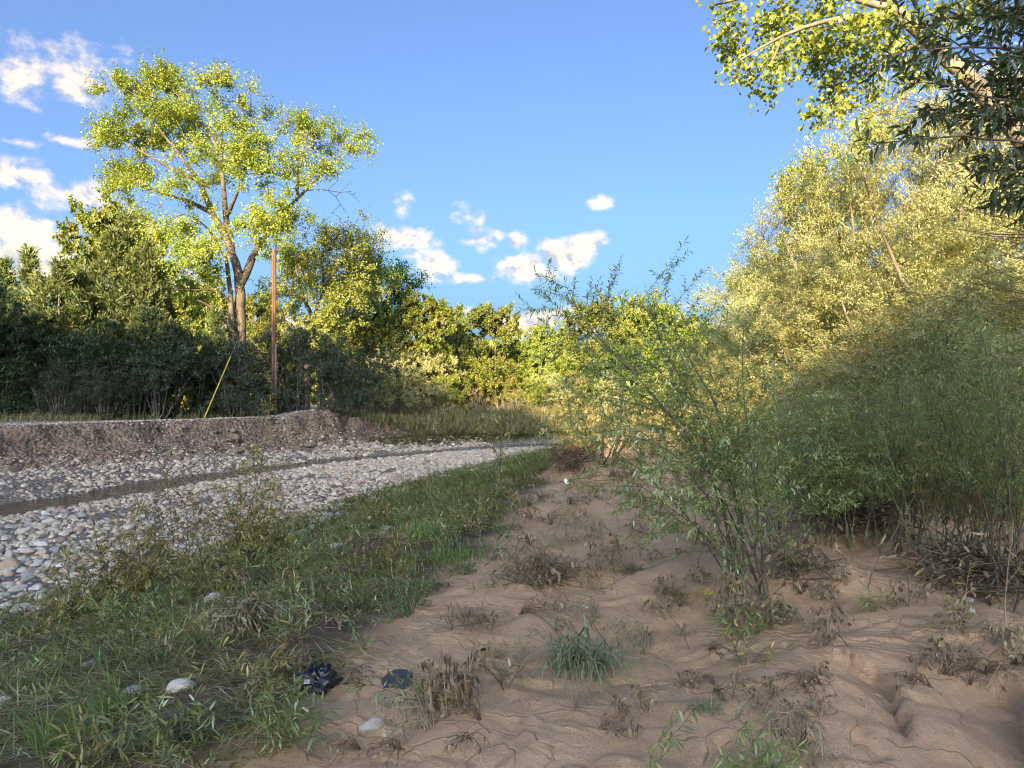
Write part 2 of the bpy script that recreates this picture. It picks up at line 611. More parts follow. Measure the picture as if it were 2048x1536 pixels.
def ground_mat():
    m, t = new_mat('ground')
    geo = t.n('ShaderNodeNewGeometry')
    pos = geo.outputs['Position']
    a = lambda k: t.n('ShaderNodeAttribute', attribute_name=k).outputs['Fac']
    big = t.noise(pos, .9, 4, .6)
    med = t.noise(pos, 4.5, 5, .6, .5)
    fine = t.noise(pos, 55, 4, .75)
    grit = t.noise(pos, 210, 2, .8)
    flow = t.noise(t.vm('MULTIPLY', pos, (5.5, 1.6, 2)), 2.2, 5, .6, .9)
    # flood sand: red-brown, with damp darker films and pale crusts
    sand = t.mix(t.rng(flow, .3, .75), tuple(.5 * (x + y) for x, y in zip(SAND_A, SAND_B)), SAND_B)
    sand = t.mix(t.rng(med, .5, .75, 0, .35), sand, SAND_C)
    sand = t.mix(t.rng(big, .55, .72, 0, .45), sand, SAND_D)
    sand = t.mix(t.rng(grit, .45, .66, 0, .5), sand, tuple(.62 * x for x in SAND_A))
    sand = t.mix(t.rng(fine, .62, .75, 0, .4), sand, tuple(1.35 * x for x in SAND_B))
    # thin layers of silt, each drying to its own tone, with a crisp broken edge
    wsp = t.vm('ADD', pos, t.vm('SCALE', t.noise(pos, 2.3, 3, .6, 0, 1), scale=.35))
    lay = t.m('MULTIPLY', t.noise(t.vm('MULTIPLY', wsp, (1, .8, 1)), 1.3, 3, .5, .2), 9.0)
    lfr = t.m('FRACT', lay)
    ltone = t.n('ShaderNodeTexWhiteNoise', noise_dimensions='1D')
    t.put(ltone.inputs['W'], t.m('FLOOR', lay))
    sand = t.mix(t.rng(ltone.outputs['Value'], 0, 1, 0, .5, False), sand, SAND_C)
    saw = t.m('SUBTRACT', t.rng(lfr, 0, .07), lfr)
    rip = t.n('ShaderNodeTexWave', wave_type='BANDS', bands_direction='DIAGONAL')
    t.put(rip.inputs['Vector'], t.vm('MULTIPLY', wsp, (.55, 1.25, 1)))
    rip.inputs['Scale'].default_value = 6.5
    rip.inputs['Distortion'].default_value = 5
    rip.inputs['Detail'].default_value = 3
    soil = t.mix(t.rng(med, .35, .65), (.075, .05, .032), (.15, .105, .07))
    vor = t.n('ShaderNodeTexVoronoi')
    t.put(vor.inputs['Vector'], pos)
    vor.inputs['Scale'].default_value = 14
    grav = t.mix(t.rng(vor.outputs['Distance'], .1, .45), (.36, .33, .29), (.22, .185, .15))
    grav = t.mix(t.rng(vor.outputs['Color'], .2, .9, 0, .6), grav, (.24, .19, .15))
    vor2 = t.n('ShaderNodeTexVoronoi')
    t.put(vor2.inputs['Vector'], pos)
    vor2.inputs['Scale'].default_value = 9
    bank = t.mix(t.rng(med, .3, .7), (.175, .115, .075), (.31, .225, .16))
    bank = t.mix(t.rng(vor2.outputs['Distance'], .08, .2, .5, 0), bank, (.36, .335, .31))
    bank = t.mix(t.rng(t.noise(t.vm('MULTIPLY', pos, (.35, .35, 2.5)), 1.1, 4), .5, .68, 0, .7), bank, (.17, .10, .075))
    bank = t.mix(t.rng(t.noise(pos, 2.2, 4, .65), .52, .68, 0, .65), bank, (.10, .078, .06))
    ter = t.mix(t.rng(med, .35, .7), (.34, .31, .27), (.46, .42, .37))
    ter = t.mix(t.rng(fine, .5, .7, 0, .5), ter, (.18, .16, .12))
    c = t.mix(a('soil'), sand, soil)
    c = t.mix(a('gravel'), c, grav)
    c = t.mix(a('bank'), c, bank)
    c = t.mix(a('terrace'), c, ter)
    p = t.n('ShaderNodeBsdfPrincipled')
    t.put(p.inputs['Base Color'], c)
    t.put(p.inputs['Roughness'], t.rng(big, .45, .7, .95, .75))
    p.inputs['Specular IOR Level'].default_value = .25
    b1 = t.n('ShaderNodeBump')
    b1.inputs['Strength'].default_value = 1.0
    b1.inputs['Distance'].default_value = .09
    t.put(b1.inputs['Height'], t.m('ADD', t.m('MULTIPLY', saw, .13), t.m('ADD', t.m('MULTIPLY', rip.outputs['Fac'], t.rng(big, .45, .62, 0, .08)), t.m('ADD', t.m('MULTIPLY', med, .08), t.m('MULTIPLY', flow, .1)))))
    b2 = t.n('ShaderNodeBump')
    b2.inputs['Strength'].default_value = .8
    b2.inputs['Distance'].default_value = .016
    t.put(b2.inputs['Height'], t.m('ADD', fine, t.m('MULTIPLY', grit, .6)))
    t.put(b2.inputs['Normal'], b1.outputs[0])
    b3 = t.n('ShaderNodeBump')
    t.put(b3.inputs['Strength'], t.m('MAXIMUM', a('bank'), a('gravel')))
    b3.inputs['Distance'].default_value = .12
    b3.invert = True
    t.put(b3.inputs['Height'], t.m('MULTIPLY', vor2.outputs['Distance'], 1.0))
    t.put(b3.inputs['Normal'], b2.outputs[0])
    t.put(p.inputs['Normal'], b3.outputs[0])
    out_surface(t, p.outputs[0])
    return m


SAND_A, SAND_B, SAND_C, SAND_D = (.46, .275, .155), (.59, .39, .24), (.50, .32, .195), (.34, .21, .128)


def stone_mat(name, cols, rough=.75):
    m, t = new_mat(name)
    tc = t.n('ShaderNodeTexCoord')
    at = t.n('ShaderNodeAttribute', attribute_name='tint')
    oi = t.n('ShaderNodeObjectInfo')
    f = t.m('FRACT', t.m('ADD', at.outputs['Fac'], oi.outputs['Random']))
    c = ramp(t, f, [(i / max(len(cols) - 1, 1), q) for i, q in enumerate(cols)])
    geo = t.n('ShaderNodeNewGeometry')
    n = t.noise(geo.outputs['Position'], 22, 5, .65)
    n2 = t.noise(geo.outputs['Position'], 90, 3, .6)
    c = t.mix(t.rng(n, .45, .75, 0, .5), c, (.23, .165, .115))
    c = t.mix(t.rng(n2, .55, .7, 0, .3), c, (.5, .47, .43))
    p = t.n('ShaderNodeBsdfPrincipled')
    t.put(p.inputs['Base Color'], c)
    p.inputs['Roughness'].default_value = rough
    p.inputs['Specular IOR Level'].default_value = .3
    b = t.n('ShaderNodeBump')
    b.inputs['Strength'].default_value = .4
    b.inputs['Distance'].default_value = .01
    t.put(b.inputs['Height'], t.m('ADD', n, t.m('MULTIPLY', n2, .4)))
    t.put(p.inputs['Normal'], b.outputs[0])
    out_surface(t, p.outputs[0])
    return m


def water_mat():
    m, t = new_mat('water')
    geo = t.n('ShaderNodeNewGeometry')
    pos = geo.outputs['Position']
    w1 = t.noise(t.vm('MULTIPLY', pos, (1.0, 1.0, 1)), 5, 4, .6, .8)
    w2 = t.noise(pos, 1.7, 3, .6, .5)
    rif = t.n('ShaderNodeAttribute', attribute_name='riffle').outputs['Fac']
    p = t.n('ShaderNodeBsdfPrincipled')
    c = t.mix(t.rng(w2, .35, .7), (.06, .046, .025), (.11, .083, .048))
    foam = t.m('MULTIPLY', t.rng(t.noise(t.vm('MULTIPLY', pos, (2.2, 5, 1)), 3, 5, .7, .6), .5, .68), rif)
    t.put(p.inputs['Base Color'], t.mix(foam, c, (.42, .42, .42)))
    t.put(p.inputs['Roughness'], t.rng(foam, 0, 1, .08, .5))
    p.inputs['IOR'].default_value = 1.33
    b = t.n('ShaderNodeBump')
    t.put(b.inputs['Strength'], t.rng(rif, 0, 1, .4, .8))
    b.inputs['Distance'].default_value = .06
    t.put(b.inputs['Height'], t.m('ADD', w1, w2))
    t.put(p.inputs['Normal'], b.outputs[0])
    out_surface(t, p.outputs[0])
    return m


M = {}
M['ground'] = ground_mat()
M['water'] = water_mat()
M['bark_cotton'] = bark_mat('cottonwood_bark', (.06, .046, .036), (.17, .13, .10), 7, .15, .8)
M['bark_olive'] = bark_mat('olive_bark', (.10, .075, .055), (.22, .17, .13), 12, .15)
M['bark_pale'] = bark_mat('pale_bark', (.15, .12, .09), (.30, .245, .18), 9, .2, .9)
M['bark_dark'] = bark_mat('juniper_bark', (.10, .08, .065), (.2, .165, .14), 14, .12)
M['twig'] = bark_mat('willow_stem', (.085, .07, .045), (.17, .145, .09), 30, .15, .2)
M['twig_green'] = bark_mat('green_stem', (.12, .14, .06), (.22, .24, .11), 30, .15, .2)
M['twig_red'] = bark_mat('red_stem', (.10, .055, .035), (.2, .11, .07), 30, .15, .2)
M['dry'] = bark_mat('dry_stalk', (.28, .21, .13), (.42, .33, .22), 30, .15, .2)
M['leaf_cotton'] = leaf_mat('cottonwood_leaf', [(0.132, 0.186, 0.034), (0.198, 0.246, 0.046), (0.270, 0.294, 0.060), (0.360, 0.342, 0.072)], .42, .02)
M['leaf_far'] = leaf_mat('far_cottonwood_leaf', [(0.073, 0.125, 0.024), (0.146, 0.187, 0.035), (0.233, 0.245, 0.055), (0.318, 0.284, 0.073)], .38, .02, objvar=.28)
M['leaf_mid'] = leaf_mat('mid_green_leaf', [(0.062, 0.106, 0.025), (0.112, 0.156, 0.037), (0.175, 0.206, 0.056), (0.250, 0.250, 0.075)], .36, .02, objvar=.2)
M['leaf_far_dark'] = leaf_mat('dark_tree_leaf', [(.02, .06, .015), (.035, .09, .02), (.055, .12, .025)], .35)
M['leaf_brownish'] = leaf_mat('turning_leaf', [(0.131, 0.189, 0.039), (0.202, 0.257, 0.059), (0.285, 0.324, 0.079), (0.391, 0.392, 0.098)], .4, .02)
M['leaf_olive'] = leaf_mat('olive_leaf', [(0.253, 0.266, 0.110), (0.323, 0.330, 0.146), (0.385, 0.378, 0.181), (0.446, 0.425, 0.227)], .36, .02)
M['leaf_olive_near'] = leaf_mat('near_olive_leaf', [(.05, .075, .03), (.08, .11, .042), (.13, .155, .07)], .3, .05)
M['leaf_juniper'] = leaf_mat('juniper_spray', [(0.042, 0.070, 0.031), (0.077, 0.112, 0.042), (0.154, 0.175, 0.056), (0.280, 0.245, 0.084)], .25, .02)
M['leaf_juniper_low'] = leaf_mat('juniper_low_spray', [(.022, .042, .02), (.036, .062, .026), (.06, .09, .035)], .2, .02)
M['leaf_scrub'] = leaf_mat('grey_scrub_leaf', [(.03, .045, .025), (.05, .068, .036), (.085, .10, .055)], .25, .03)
M['leaf_tan'] = leaf_mat('tan_brush', [(0.128, 0.105, 0.045), (0.203, 0.165, 0.083), (0.270, 0.217, 0.120)], .3, .03)
M['leaf_gold'] = leaf_mat('golden_bush_leaf', [(0.223, 0.228, 0.067), (0.335, 0.313, 0.089), (0.447, 0.398, 0.134)], .4)
M['leaf_willow'] = leaf_mat('willow_leaf', [(0.111, 0.171, 0.045), (0.186, 0.245, 0.067), (0.275, 0.319, 0.097), (0.372, 0.386, 0.133)], .38, .08)
M['leaf_willow_dull'] = leaf_mat('dull_willow_leaf', [(0.146, 0.149, 0.039), (0.227, 0.209, 0.058), (0.325, 0.261, 0.078), (0.423, 0.299, 0.104)], .3, .06)
M['leaf_tamarisk'] = leaf_mat('tamarisk_spray', [(0.138, 0.196, 0.068), (0.221, 0.282, 0.094), (0.322, 0.359, 0.136)], .3, .04)
M['leaf_bright'] = leaf_mat('sapling_leaf', [(.12, .2, .06), (.2, .28, .07), (.38, .36, .05)], .4, .08)
M['leaf_clover'] = leaf_mat('green_weed_leaf', [(.05, .115, .025), (.085, .17, .035), (.13, .22, .05)], .35)
M['grass'] = leaf_mat('matted_grass', [(0.053, 0.056, 0.014), (0.121, 0.125, 0.028), (0.210, 0.207, 0.052), (0.347, 0.308, 0.105), (0.567, 0.504, 0.250)], .3, .05)
M['straw'] = leaf_mat('straw', [(.16, .125, .07), (.30, .24, .14), (.46, .38, .24), (.62, .53, .37)], .2, .05)
M['grass_green'] = leaf_mat('green_grass', [(0.090, 0.163, 0.030), (0.150, 0.235, 0.048), (0.226, 0.308, 0.068)], .35, .05)
M['grass_far'] = leaf_mat('far_grass', [(0.138, 0.144, 0.052), (0.230, 0.213, 0.086), (0.345, 0.287, 0.138)], .3, .03)
M['grass_blue'] = leaf_mat('blue_green_blade', [(0.125, 0.175, 0.088), (0.237, 0.300, 0.163), (0.400, 0.450, 0.250)], .3, .08)
M['dead'] = leaf_mat('withered_leaf', [(0.113, 0.074, 0.041), (0.189, 0.128, 0.074), (0.302, 0.209, 0.119), (0.439, 0.317, 0.189)], .15, .03)
M['dead_grey'] = leaf_mat('muddy_leaf', [(0.149, 0.130, 0.072), (0.239, 0.205, 0.116), (0.344, 0.287, 0.172)], .15, .03)
M['stone'] = stone_mat('river_stone', [(0.277, 0.230, 0.175), (0.487, 0.407, 0.308), (0.382, 0.302, 0.220), (0.602, 0.512, 0.396), (0.439, 0.313, 0.211), (0.347, 0.302, 0.246), (0.544, 0.449, 0.333)])
M['stone_white'] = stone_mat('white_stone', [(.40, .37, .32), (.54, .50, .44)])
M['stone_grey'] = stone_mat('grey_stone', [(.22, .21, .2), (.34, .32, .3)])
M['stone_tan'] = stone_mat('tan_stone', [(.38, .28, .18), (.48, .37, .26)])
M['stone_red'] = stone_mat('reddish_stone', [(.25, .17, .13), (.33, .24, .19)])

# ------------------------------------------------------------------ ground
def axis(segs):
    out = [segs[0][0]]
    for a, b, d0, d1 in segs:
        x = out[-1]
        while x < b - 1e-6:
            f = (x - a) / (b - a)
            x = min(b, x + d0 + (d1 - d0) * f)
            out.append(x)
    return np.array(out)


xs = axis([(-420, -60, 45, 5), (-60, -24, 4, .3), (-24, -4.5, .2, .13), (-4.5, -1.3, .06, .04), (-1.3, 3.2, .027, .027), (3.2, 5.2, .03, .06), (5.2, 9, .06, .3), (9, 40, .4, 4), (40, 420, 5, 45)])
ys = axis([(-140, -20, 8, 4), (-20, 0, 4, .5), (0, 2.2, .4, .04), (2.2, 6, .023, .03), (6, 9, .035, .065), (9, 19, .075, .16), (19, 30, .115, .125), (30, 38, .14, .4), (38, 90, .5, 4), (90, 620, 6, 60)])
GX, GY = np.meshgrid(xs, ys)
GZ = height(GX, GY)
uu, vv = uv(GX, GY)
wob = .35 * fbm(GX * .45, GY * .45, 3)
vw = vv + wob + .25 * fbm(GX * 1.5, GY * 1.5, 3)
m_soil = sstep(vw - vS(uu), -.1, .5) * (1 - sstep(vw - vG(uu), -.2, .3))
m_gravel = sstep(vw - vG(uu), -.3, .3)
m_bank = sstep(vw - vB(uu), -.25, .15)
m_ter = sstep(vv - vT(uu), .0, .35)
nx, ny = len(xs), len(ys)
idx = np.arange(nx * ny).reshape(ny, nx)
quads = np.stack([idx[:-1, :-1], idx[:-1, 1:], idx[1:, 1:], idx[1:, :-1]], -1).reshape(-1, 4)
vall = np.stack([GX, GY, GZ], -1).reshape(-1, 3)
zone = np.where(m_ter > .5, 3, np.where(m_bank > .5, 2, np.where(m_gravel > .5, 1, 0))).reshape(-1)
zq = zone[quads[:, 0]]
at_all = dict(soil=m_soil.ravel(), gravel=m_gravel.ravel(), bank=m_bank.ravel(), terrace=m_ter.ravel())
for z_, nm in enumerate(('sand_ground', 'gravel_bed', 'eroded_bank_ground', 'terrace_ground')):
    q = quads[zq == z_]
    used, inv = np.unique(q.ravel(), return_inverse=True)
    me = make_mesh(nm, vall[used], [inv.reshape(-1, 4)], M['ground'], True, attrs={k: a[used] for k, a in at_all.items()})
    link(nm, me, kind='structure')

# stream
us = np.arange(-20, 60, .25)
wv, wf, rif = [], [], []
K = 9
for i, u in enumerate(us):
    a, b = float(vN(u)) - .9, float(vF(u)) + .9
    for k in range(K):
        x, y = xy(u, a + (b - a) * k / (K - 1))
        wv.append((x, y, .0 + .008 * math.sin(u * 7 + k)))
        rif.append(float(sstep(np.array(u), 19, 23)))
I = np.arange(len(us) * K).reshape(-1, K)
wq = np.stack([I[:-1, :-1], I[1:, :-1], I[1:, 1:], I[:-1, 1:]], -1).reshape(-1, 4)
link('stream_water', make_mesh('stream_water', wv, [wq], M['water'], True, attrs={'riffle': rif}), kind='structure')

# ------------------------------------------------------------------ branching plants
def grow(limbs, att, rng, seg=.5, tipr=.006, pw=.5, rmax=9.0, up=.35, jit=.12):
    """limbs: [(points, r0, r1)]; every attractor gets a branch from the nearest wood. Returns chains and the last stretch of each twig."""
    pos, par, hint = [], [], []
    for pts, r0, r1 in limbs:
        pts = np.asarray(pts, float)
        d = np.concatenate([[0], np.cumsum(np.linalg.norm(np.diff(pts, axis=0), axis=1))])
        k = max(2, int(d[-1] / seg) + 1)
        s = np.linspace(0, d[-1], k)
        q = np.stack([np.interp(s, d, pts[:, j]) for j in range(3)], 1)
        if k > 4:
            q[1:-1] = .25 * q[:-2] + .5 * q[1:-1] + .25 * q[2:]
            q[1:-1] += rng.normal(size=(k - 2, 3)) * jit * min(r0, .25) * .8
        p = -1
        st = 0
        if pos:
            dd = np.linalg.norm(np.array(pos) - q[0], axis=1)
            p = int(dd.argmin())
            st = 1 if dd[p] < seg * .6 else 0
        for j in range(st, k):
            pos.append(q[j])
            par.append(p)
            hint.append(r0 + (r1 - r0) * j / (k - 1))
            p = len(pos) - 1
    nl = len(pos)
    A = np.asarray(att)
    base = np.array(pos)
    d0 = np.array([np.linalg.norm(base - a, axis=1).min() for a in A])
    order = np.argsort(d0)
    cap = nl + int((d0 / seg + 4).sum()) + 10
    B = np.zeros((cap, 3))
    B[:nl] = base
    n = nl
    tips = []
    for i in order:
        a = A[i]
        dv = a - B[:n]
        cost = np.linalg.norm(dv, axis=1) + np.maximum(-dv[:, 2], 0) * 1.2
        p = int(cost.argmin())
        o = B[p].copy()
        d = np.linalg.norm(a - o)
        k = max(1, int(d / seg))
        ctrl = o + (a - o) * .5 + np.array([0, 0, -1.]) * up * d * .25 + rng.normal(size=3) * d * .08
        for j in range(1, k + 1):
            t = j / k
            q = (1 - t) ** 2 * o + 2 * t * (1 - t) * ctrl + t * t * a
            if n >= len(B):
                B = np.concatenate([B, np.zeros((cap, 3))])
            B[n] = q + rng.normal(size=3) * .03 * min(seg, .5) * (j < k)
            par.append(p)
            hint.append(0)
            p = n
            n += 1
        tips.append(p)
    B = B[:n]
    par = np.array(par)
    cnt = np.ones(n)
    for i in range(n - 1, -1, -1):
        if par[i] >= 0:
            cnt[par[i]] += cnt[i] * .55 if i >= nl else cnt[i] * .5
    r = np.minimum(np.maximum(tipr * cnt ** pw, np.array(hint)), rmax)
    for i in range(n):
        if par[i] >= 0 and i >= nl:
            r[i] = min(r[i], r[par[i]] * .95)
    kids = [[] for _ in range(n)]
    for i in range(n):
        if par[i] >= 0:
            kids[par[i]].append(i)
    chains = []
    starts = [(-1, i) for i in range(n) if par[i] < 0]
    while starts:
        p, i = starts.pop()
        ch = [i]
        while kids[ch[-1]]:
            ks = sorted(kids[ch[-1]], key=lambda q: -r[q] - 1e-4 * cnt[q])
            for q in ks[1:]:
                starts.append((ch[-1], q))
            ch.append(ks[0])
        pp = [B[j] for j in ch]
        rr = [r[j] for j in ch]
        if p >= 0:
            pp.insert(0, B[p])
            rr.insert(0, min(r[p], rr[0] * 1.15))
        chains.append((np.array(pp), np.array(rr)))
    return chains, B[tips]


def blob_points(blobs, rng, dens):
    out = []
    for cx, cy_, cz, rx, ry, rz, w in blobs:
        n = max(2, int(dens * w * (rx * ry * rz) ** (2 / 3)))
        u = rng.normal(size=(n, 3)) * np.array([.5, .5, .46])
        u /= np.maximum(np.linalg.norm(u, axis=1, keepdims=True) / 1.35, 1)
        out.append(np.array([cx, cy_, cz]) + u * np.array([rx, ry, rz]))
    return np.concatenate(out)


def leaf_cloud(g, tips, per, sig, L, W, rng, droop=.35, kind='kite', mi=0, upn=.4, out=None, tone=None, face=None):
    n = len(tips) * per
    sg = np.asarray(sig) if np.ndim(sig) else np.array([sig] * 3)
    ns = max(3, per // 13)                      # twigs per tip, leaves strung along each
    hub = tips.mean(0) * np.array([1, 1, .7])
    td = unit(rand_unit(len(tips) * ns, rng) * 1.0 + np.repeat(unit(tips - hub), ns, 0) * .75 + np.array([0, 0, .12 - droop * .25]))
    tl_ = sg.mean() * rng.uniform(.9, 2.9, (len(tips) * ns, 1))
    pick = np.repeat(np.arange(len(tips)) * ns, per) + rng.integers(0, ns, n)
    C = np.repeat(tips, per, 0) + td[pick] * tl_[pick] * rng.uniform(.05, 1, (n, 1)) + rng.normal(size=(n, 3)) * sg * .16
    A = rand_unit(n, rng) * 1.0 + td[pick] * .5 + np.array([0, 0, -droop])
    if out is not None:
        A = A + unit(C - out) * .6
    A = unit(A)
    N = unit(rand_unit(n, rng) + np.array([0, 0, upn]))
    if face is not None:
        N = unit(N + 1.3 * unit(C - face))
    l = L * rng.uniform(.7, 1.3, n)
    w = W * rng.uniform(.75, 1.25, n)
    if kind == 'kite':
        V, F = leaf_kite(C, A, N, l, w)
        k = 4
    else:
        V, F = leaf_lance(C, A, N, l, w)
        k = 6
    tw = rng.normal(size=len(tips)) * .16 if tone is None else tone
    t = np.clip(.45 + np.repeat(tw, per) + rng.normal(size=n) * .13, 0, 1)
    g.add(V, F, np.repeat(t, k), mi)


SIDES = lambda r: 9 if r > .15 else 7 if r > .06 else 5 if r > .025 else 4 if r > .012 else 3


def tree_parts(nm, limbs, att, rng, bark, leaf, per, sig, L, W, seg=.5, tipr=.006, droop=.35, kind='kite', bare=None, **kw):
    if bare is not None and len(bare):
        allp = np.concatenate([att, bare])
    else:
        allp = att
    chains, _ = grow(limbs, allp, rng, seg, tipr, **kw)
    g = Geo()
    add_chains(g, chains, SIDES)
    trunk = g.mesh(nm + '_trunk', bark, True)
    f = Geo()
    leaf_cloud(f, att, per, sig, L, W, rng, droop, kind, face=np.array([att[:, 0].mean(), att[:, 1].mean(), att[:, 2].mean() * .6]))
    return [('trunk', trunk), ('crown', f.mesh(nm + '_crown', leaf))]


def px_blobs(Y, base, lst, rng, dfac=1.0, scale_extra=1.0):
    """crown clumps read off the photo -> ellipsoids about the tree's base, with depth of their own"""
    out = []
    for q in lst:
        px, py, rx, ry = q[:4]
        w = q[4] if len(q) > 4 else 1.0
        dy = q[5] if len(q) > 5 else rng.uniform(-1, 1) * dfac
        c = P(px, py, Y + dy)
        s = (Y + dy) / FPX * scale_extra
        out.append((c[0] - base[0], c[1] - base[1], c[2] - base[2], rx * s, (rx + ry) / 2 * s * 1.1, ry * s, w))
    return out


def px_limb(Y, base, pts, r0, r1):
    q = []
    for p in pts:
        dy = p[2] if len(p) > 2 else 0
        q.append(P(p[0], p[1], Y + dy) - base)
    return (np.array(q), r0, r1)


def build_big_cottonwood():
    rng = np.random.default_rng(21)
    Y = 33.0
    base = P(482, 820, Y)
    base[2] = H(base[0], base[1]) - .05
    B = [(330, 165, 62, 52), (262, 190, 58, 45), (228, 262, 48, 45), (440, 175, 62, 45, .8), (365, 240, 92, 68), (290, 270, 76, 60), (490, 235, 60, 55, .55), (215, 285, 35, 35, .6),
         (262, 352, 68, 42), (235, 372, 42, 34, .8), (345, 365, 78, 42, .6), (470, 300, 75, 66, 1.2, -2.5), (500, 340, 66, 55, 1.0, -2.5), (610, 265, 58, 52, .8), (672, 280, 56, 66, .6), (590, 335, 48, 62, .8), (560, 245, 34, 28, .35),
         (705, 300, 34, 50, .3), (640, 340, 50, 45, .5), (520, 450, 62, 52, 1.2, -2.5), (556, 425, 52, 50, 1.1, -2), (350, 470, 60, 60, 1.0, -1.5), (405, 505, 52, 66, 1.1, -2), (350, 545, 58, 42, .8), (395, 575, 50, 42, .8), (430, 335, 60, 70, .6, 1.5), (400, 420, 60, 50, .35),
         (560, 510, 50, 40, .6, 1.5), (300, 440, 50, 40, .5, 1.5)]
    blobs = px_blobs(Y, base, B, rng, 3.2)
    blobs = [(a, b, c, d * .80, e * .84, f * .74, w) for a, b, c, d, e, f, w in blobs]
    att = blob_points(blobs, rng, 17)
    L = lambda pts, a, b: px_limb(Y, base, pts, a, b)
    limbs = [L([(484, 835), (481, 730), (479, 650), (482, 580), (474, 530), (452, 476), (424, 425), (398, 362, -.5), (352, 300, -1), (310, 245, -1)], .36, .02),
             L([(472, 832, -.4), (464, 700, -.5), (461, 600, -.5), (455, 520, -.3), (428, 472, .5), (400, 440, 1.2), (350, 420, 1.6)], .19, .015),
             L([(466, 505), (452, 440, .6), (447, 380, 1), (441, 300, 1), (448, 215, .6)], .18, .015),
             L([(452, 440, .6), (470, 395, -.6), (496, 330, -1.6)], .12, .012),
             L([(482, 572), (502, 518, .5), (540, 455, 1), (592, 400, 1.4), (640, 350, 1.4), (676, 295, 1.2)], .2, .015),
             L([(592, 400, 1.4), (600, 330, .8), (615, 265, .4)], .1, .012),
             L([(424, 425), (370, 398, -1), (320, 388, -1.6), (270, 365, -2)], .12, .012),
             L([(398, 362, -.5), (330, 330, -.6), (250, 285, -.4)], .11, .012),
             L([(480, 645), (455, 590, -.7), (425, 575, -1.3), (395, 580, -1.8)], .1, .03),
             L([(480, 690), (455, 645, -1), (425, 612, -1.6), (395, 600, -2)], .12, .03),
             L([(441, 300, 1), (400, 240, .6), (345, 180, .4)], .08, .02)]
    bare = blob_points(px_blobs(Y, base, [(690, 380, 50, 34, 1.2, 1.2), (680, 420, 40, 30, .8, 1.2), (520, 190, 24, 26, 1, 1), (560, 380, 40, 40, .6, 1), (450, 610, 40, 22, .6), (270, 400, 40, 18, .6)], rng, 1), rng, 14)
    parts = tree_parts('big_cottonwood', limbs, att, rng, M['bark_cotton'], M['leaf_cotton'], 230, .35, .09, .075, .5, .009, .3, bare=bare)
    thing('cottonwood_tree', parts, base, label='tall spreading cottonwood with forked trunk and airy yellow-green crown beside the utility pole', cat='tree')


def build_px_tree(name, Y, basepx, B, limbpx, bark, leaf, per, sig, L, W, dens, label, seed, dfac=2.5, dip=0.3, bare=None):
    rng = np.random.default_rng(seed)
    base = P(basepx[0], basepx[1], Y)
    base[2] = H(base[0], base[1]) - .05
    att = blob_points(px_blobs(Y, base, B, rng, dfac), rng, dens)
    limbs = []
    for pts, a, b in limbpx:
        l = px_limb(Y, base, pts, a, b)
        if not limbs:
            l[0][0] = (l[0][0][0], l[0][0][1], 0)
        limbs.append(l)
    br = blob_points(px_blobs(Y, base, bare, rng, 1), rng, 12) if bare else None
    parts = tree_parts(name, limbs, att, rng, M[bark], M[leaf], per, sig, L, W, .6, .009, dip, bare=br)
    return thing(name, parts, base, label=label, cat='tree')


def round_tree_parts(nm, h, w, seed, bark, leaf, per=60, dens=11, L=.24, W=.19, low=.12, lobes=16):
    """a free-standing rounded broadleaf tree, built from lobes"""
    rng = np.random.default_rng(seed)
    blobs = []
    for i in range(lobes):
        f = (i + .5) / lobes
        z = h * (low + (1 - low) * f)
        rad = w / 2 * math.sqrt(max(1 - (2 * (f - .42) / 1.25) ** 2, .05))
        a = i * 2.4 + rng.uniform(-.4, .4)
        rr = rad * rng.uniform(.35, .8)
        s = w * rng.uniform(.15, .24)
        blobs.append((math.cos(a) * rr, math.sin(a) * rr, min(z, h - s * .8), s * 1.1, s * 1.1, s * .85, rng.uniform(.7, 1.2)))
    att = blob_points(blobs, rng, dens)
    limbs = [(np.array([(0, 0, 0), (w * .02, 0, h * .25), (-.01 * w, .02 * w, h * .5), (0, 0, h * .75)]), h * .022, .03)]
    for i in range(5):
        a = i * 1.26 + rng.uniform(-.3, .3)
        z0 = h * (.18 + .08 * i)
        limbs.append((np.array([(0, 0, z0), (math.cos(a) * w * .15, math.sin(a) * w * .15, z0 + h * .13), (math.cos(a) * w * .28, math.sin(a) * w * .28, z0 + h * .3)]), h * .011, .02))
    return tree_parts(nm, limbs, att, rng, M[bark], M[leaf], per, w * .035, L, W, .6, .01, .3)


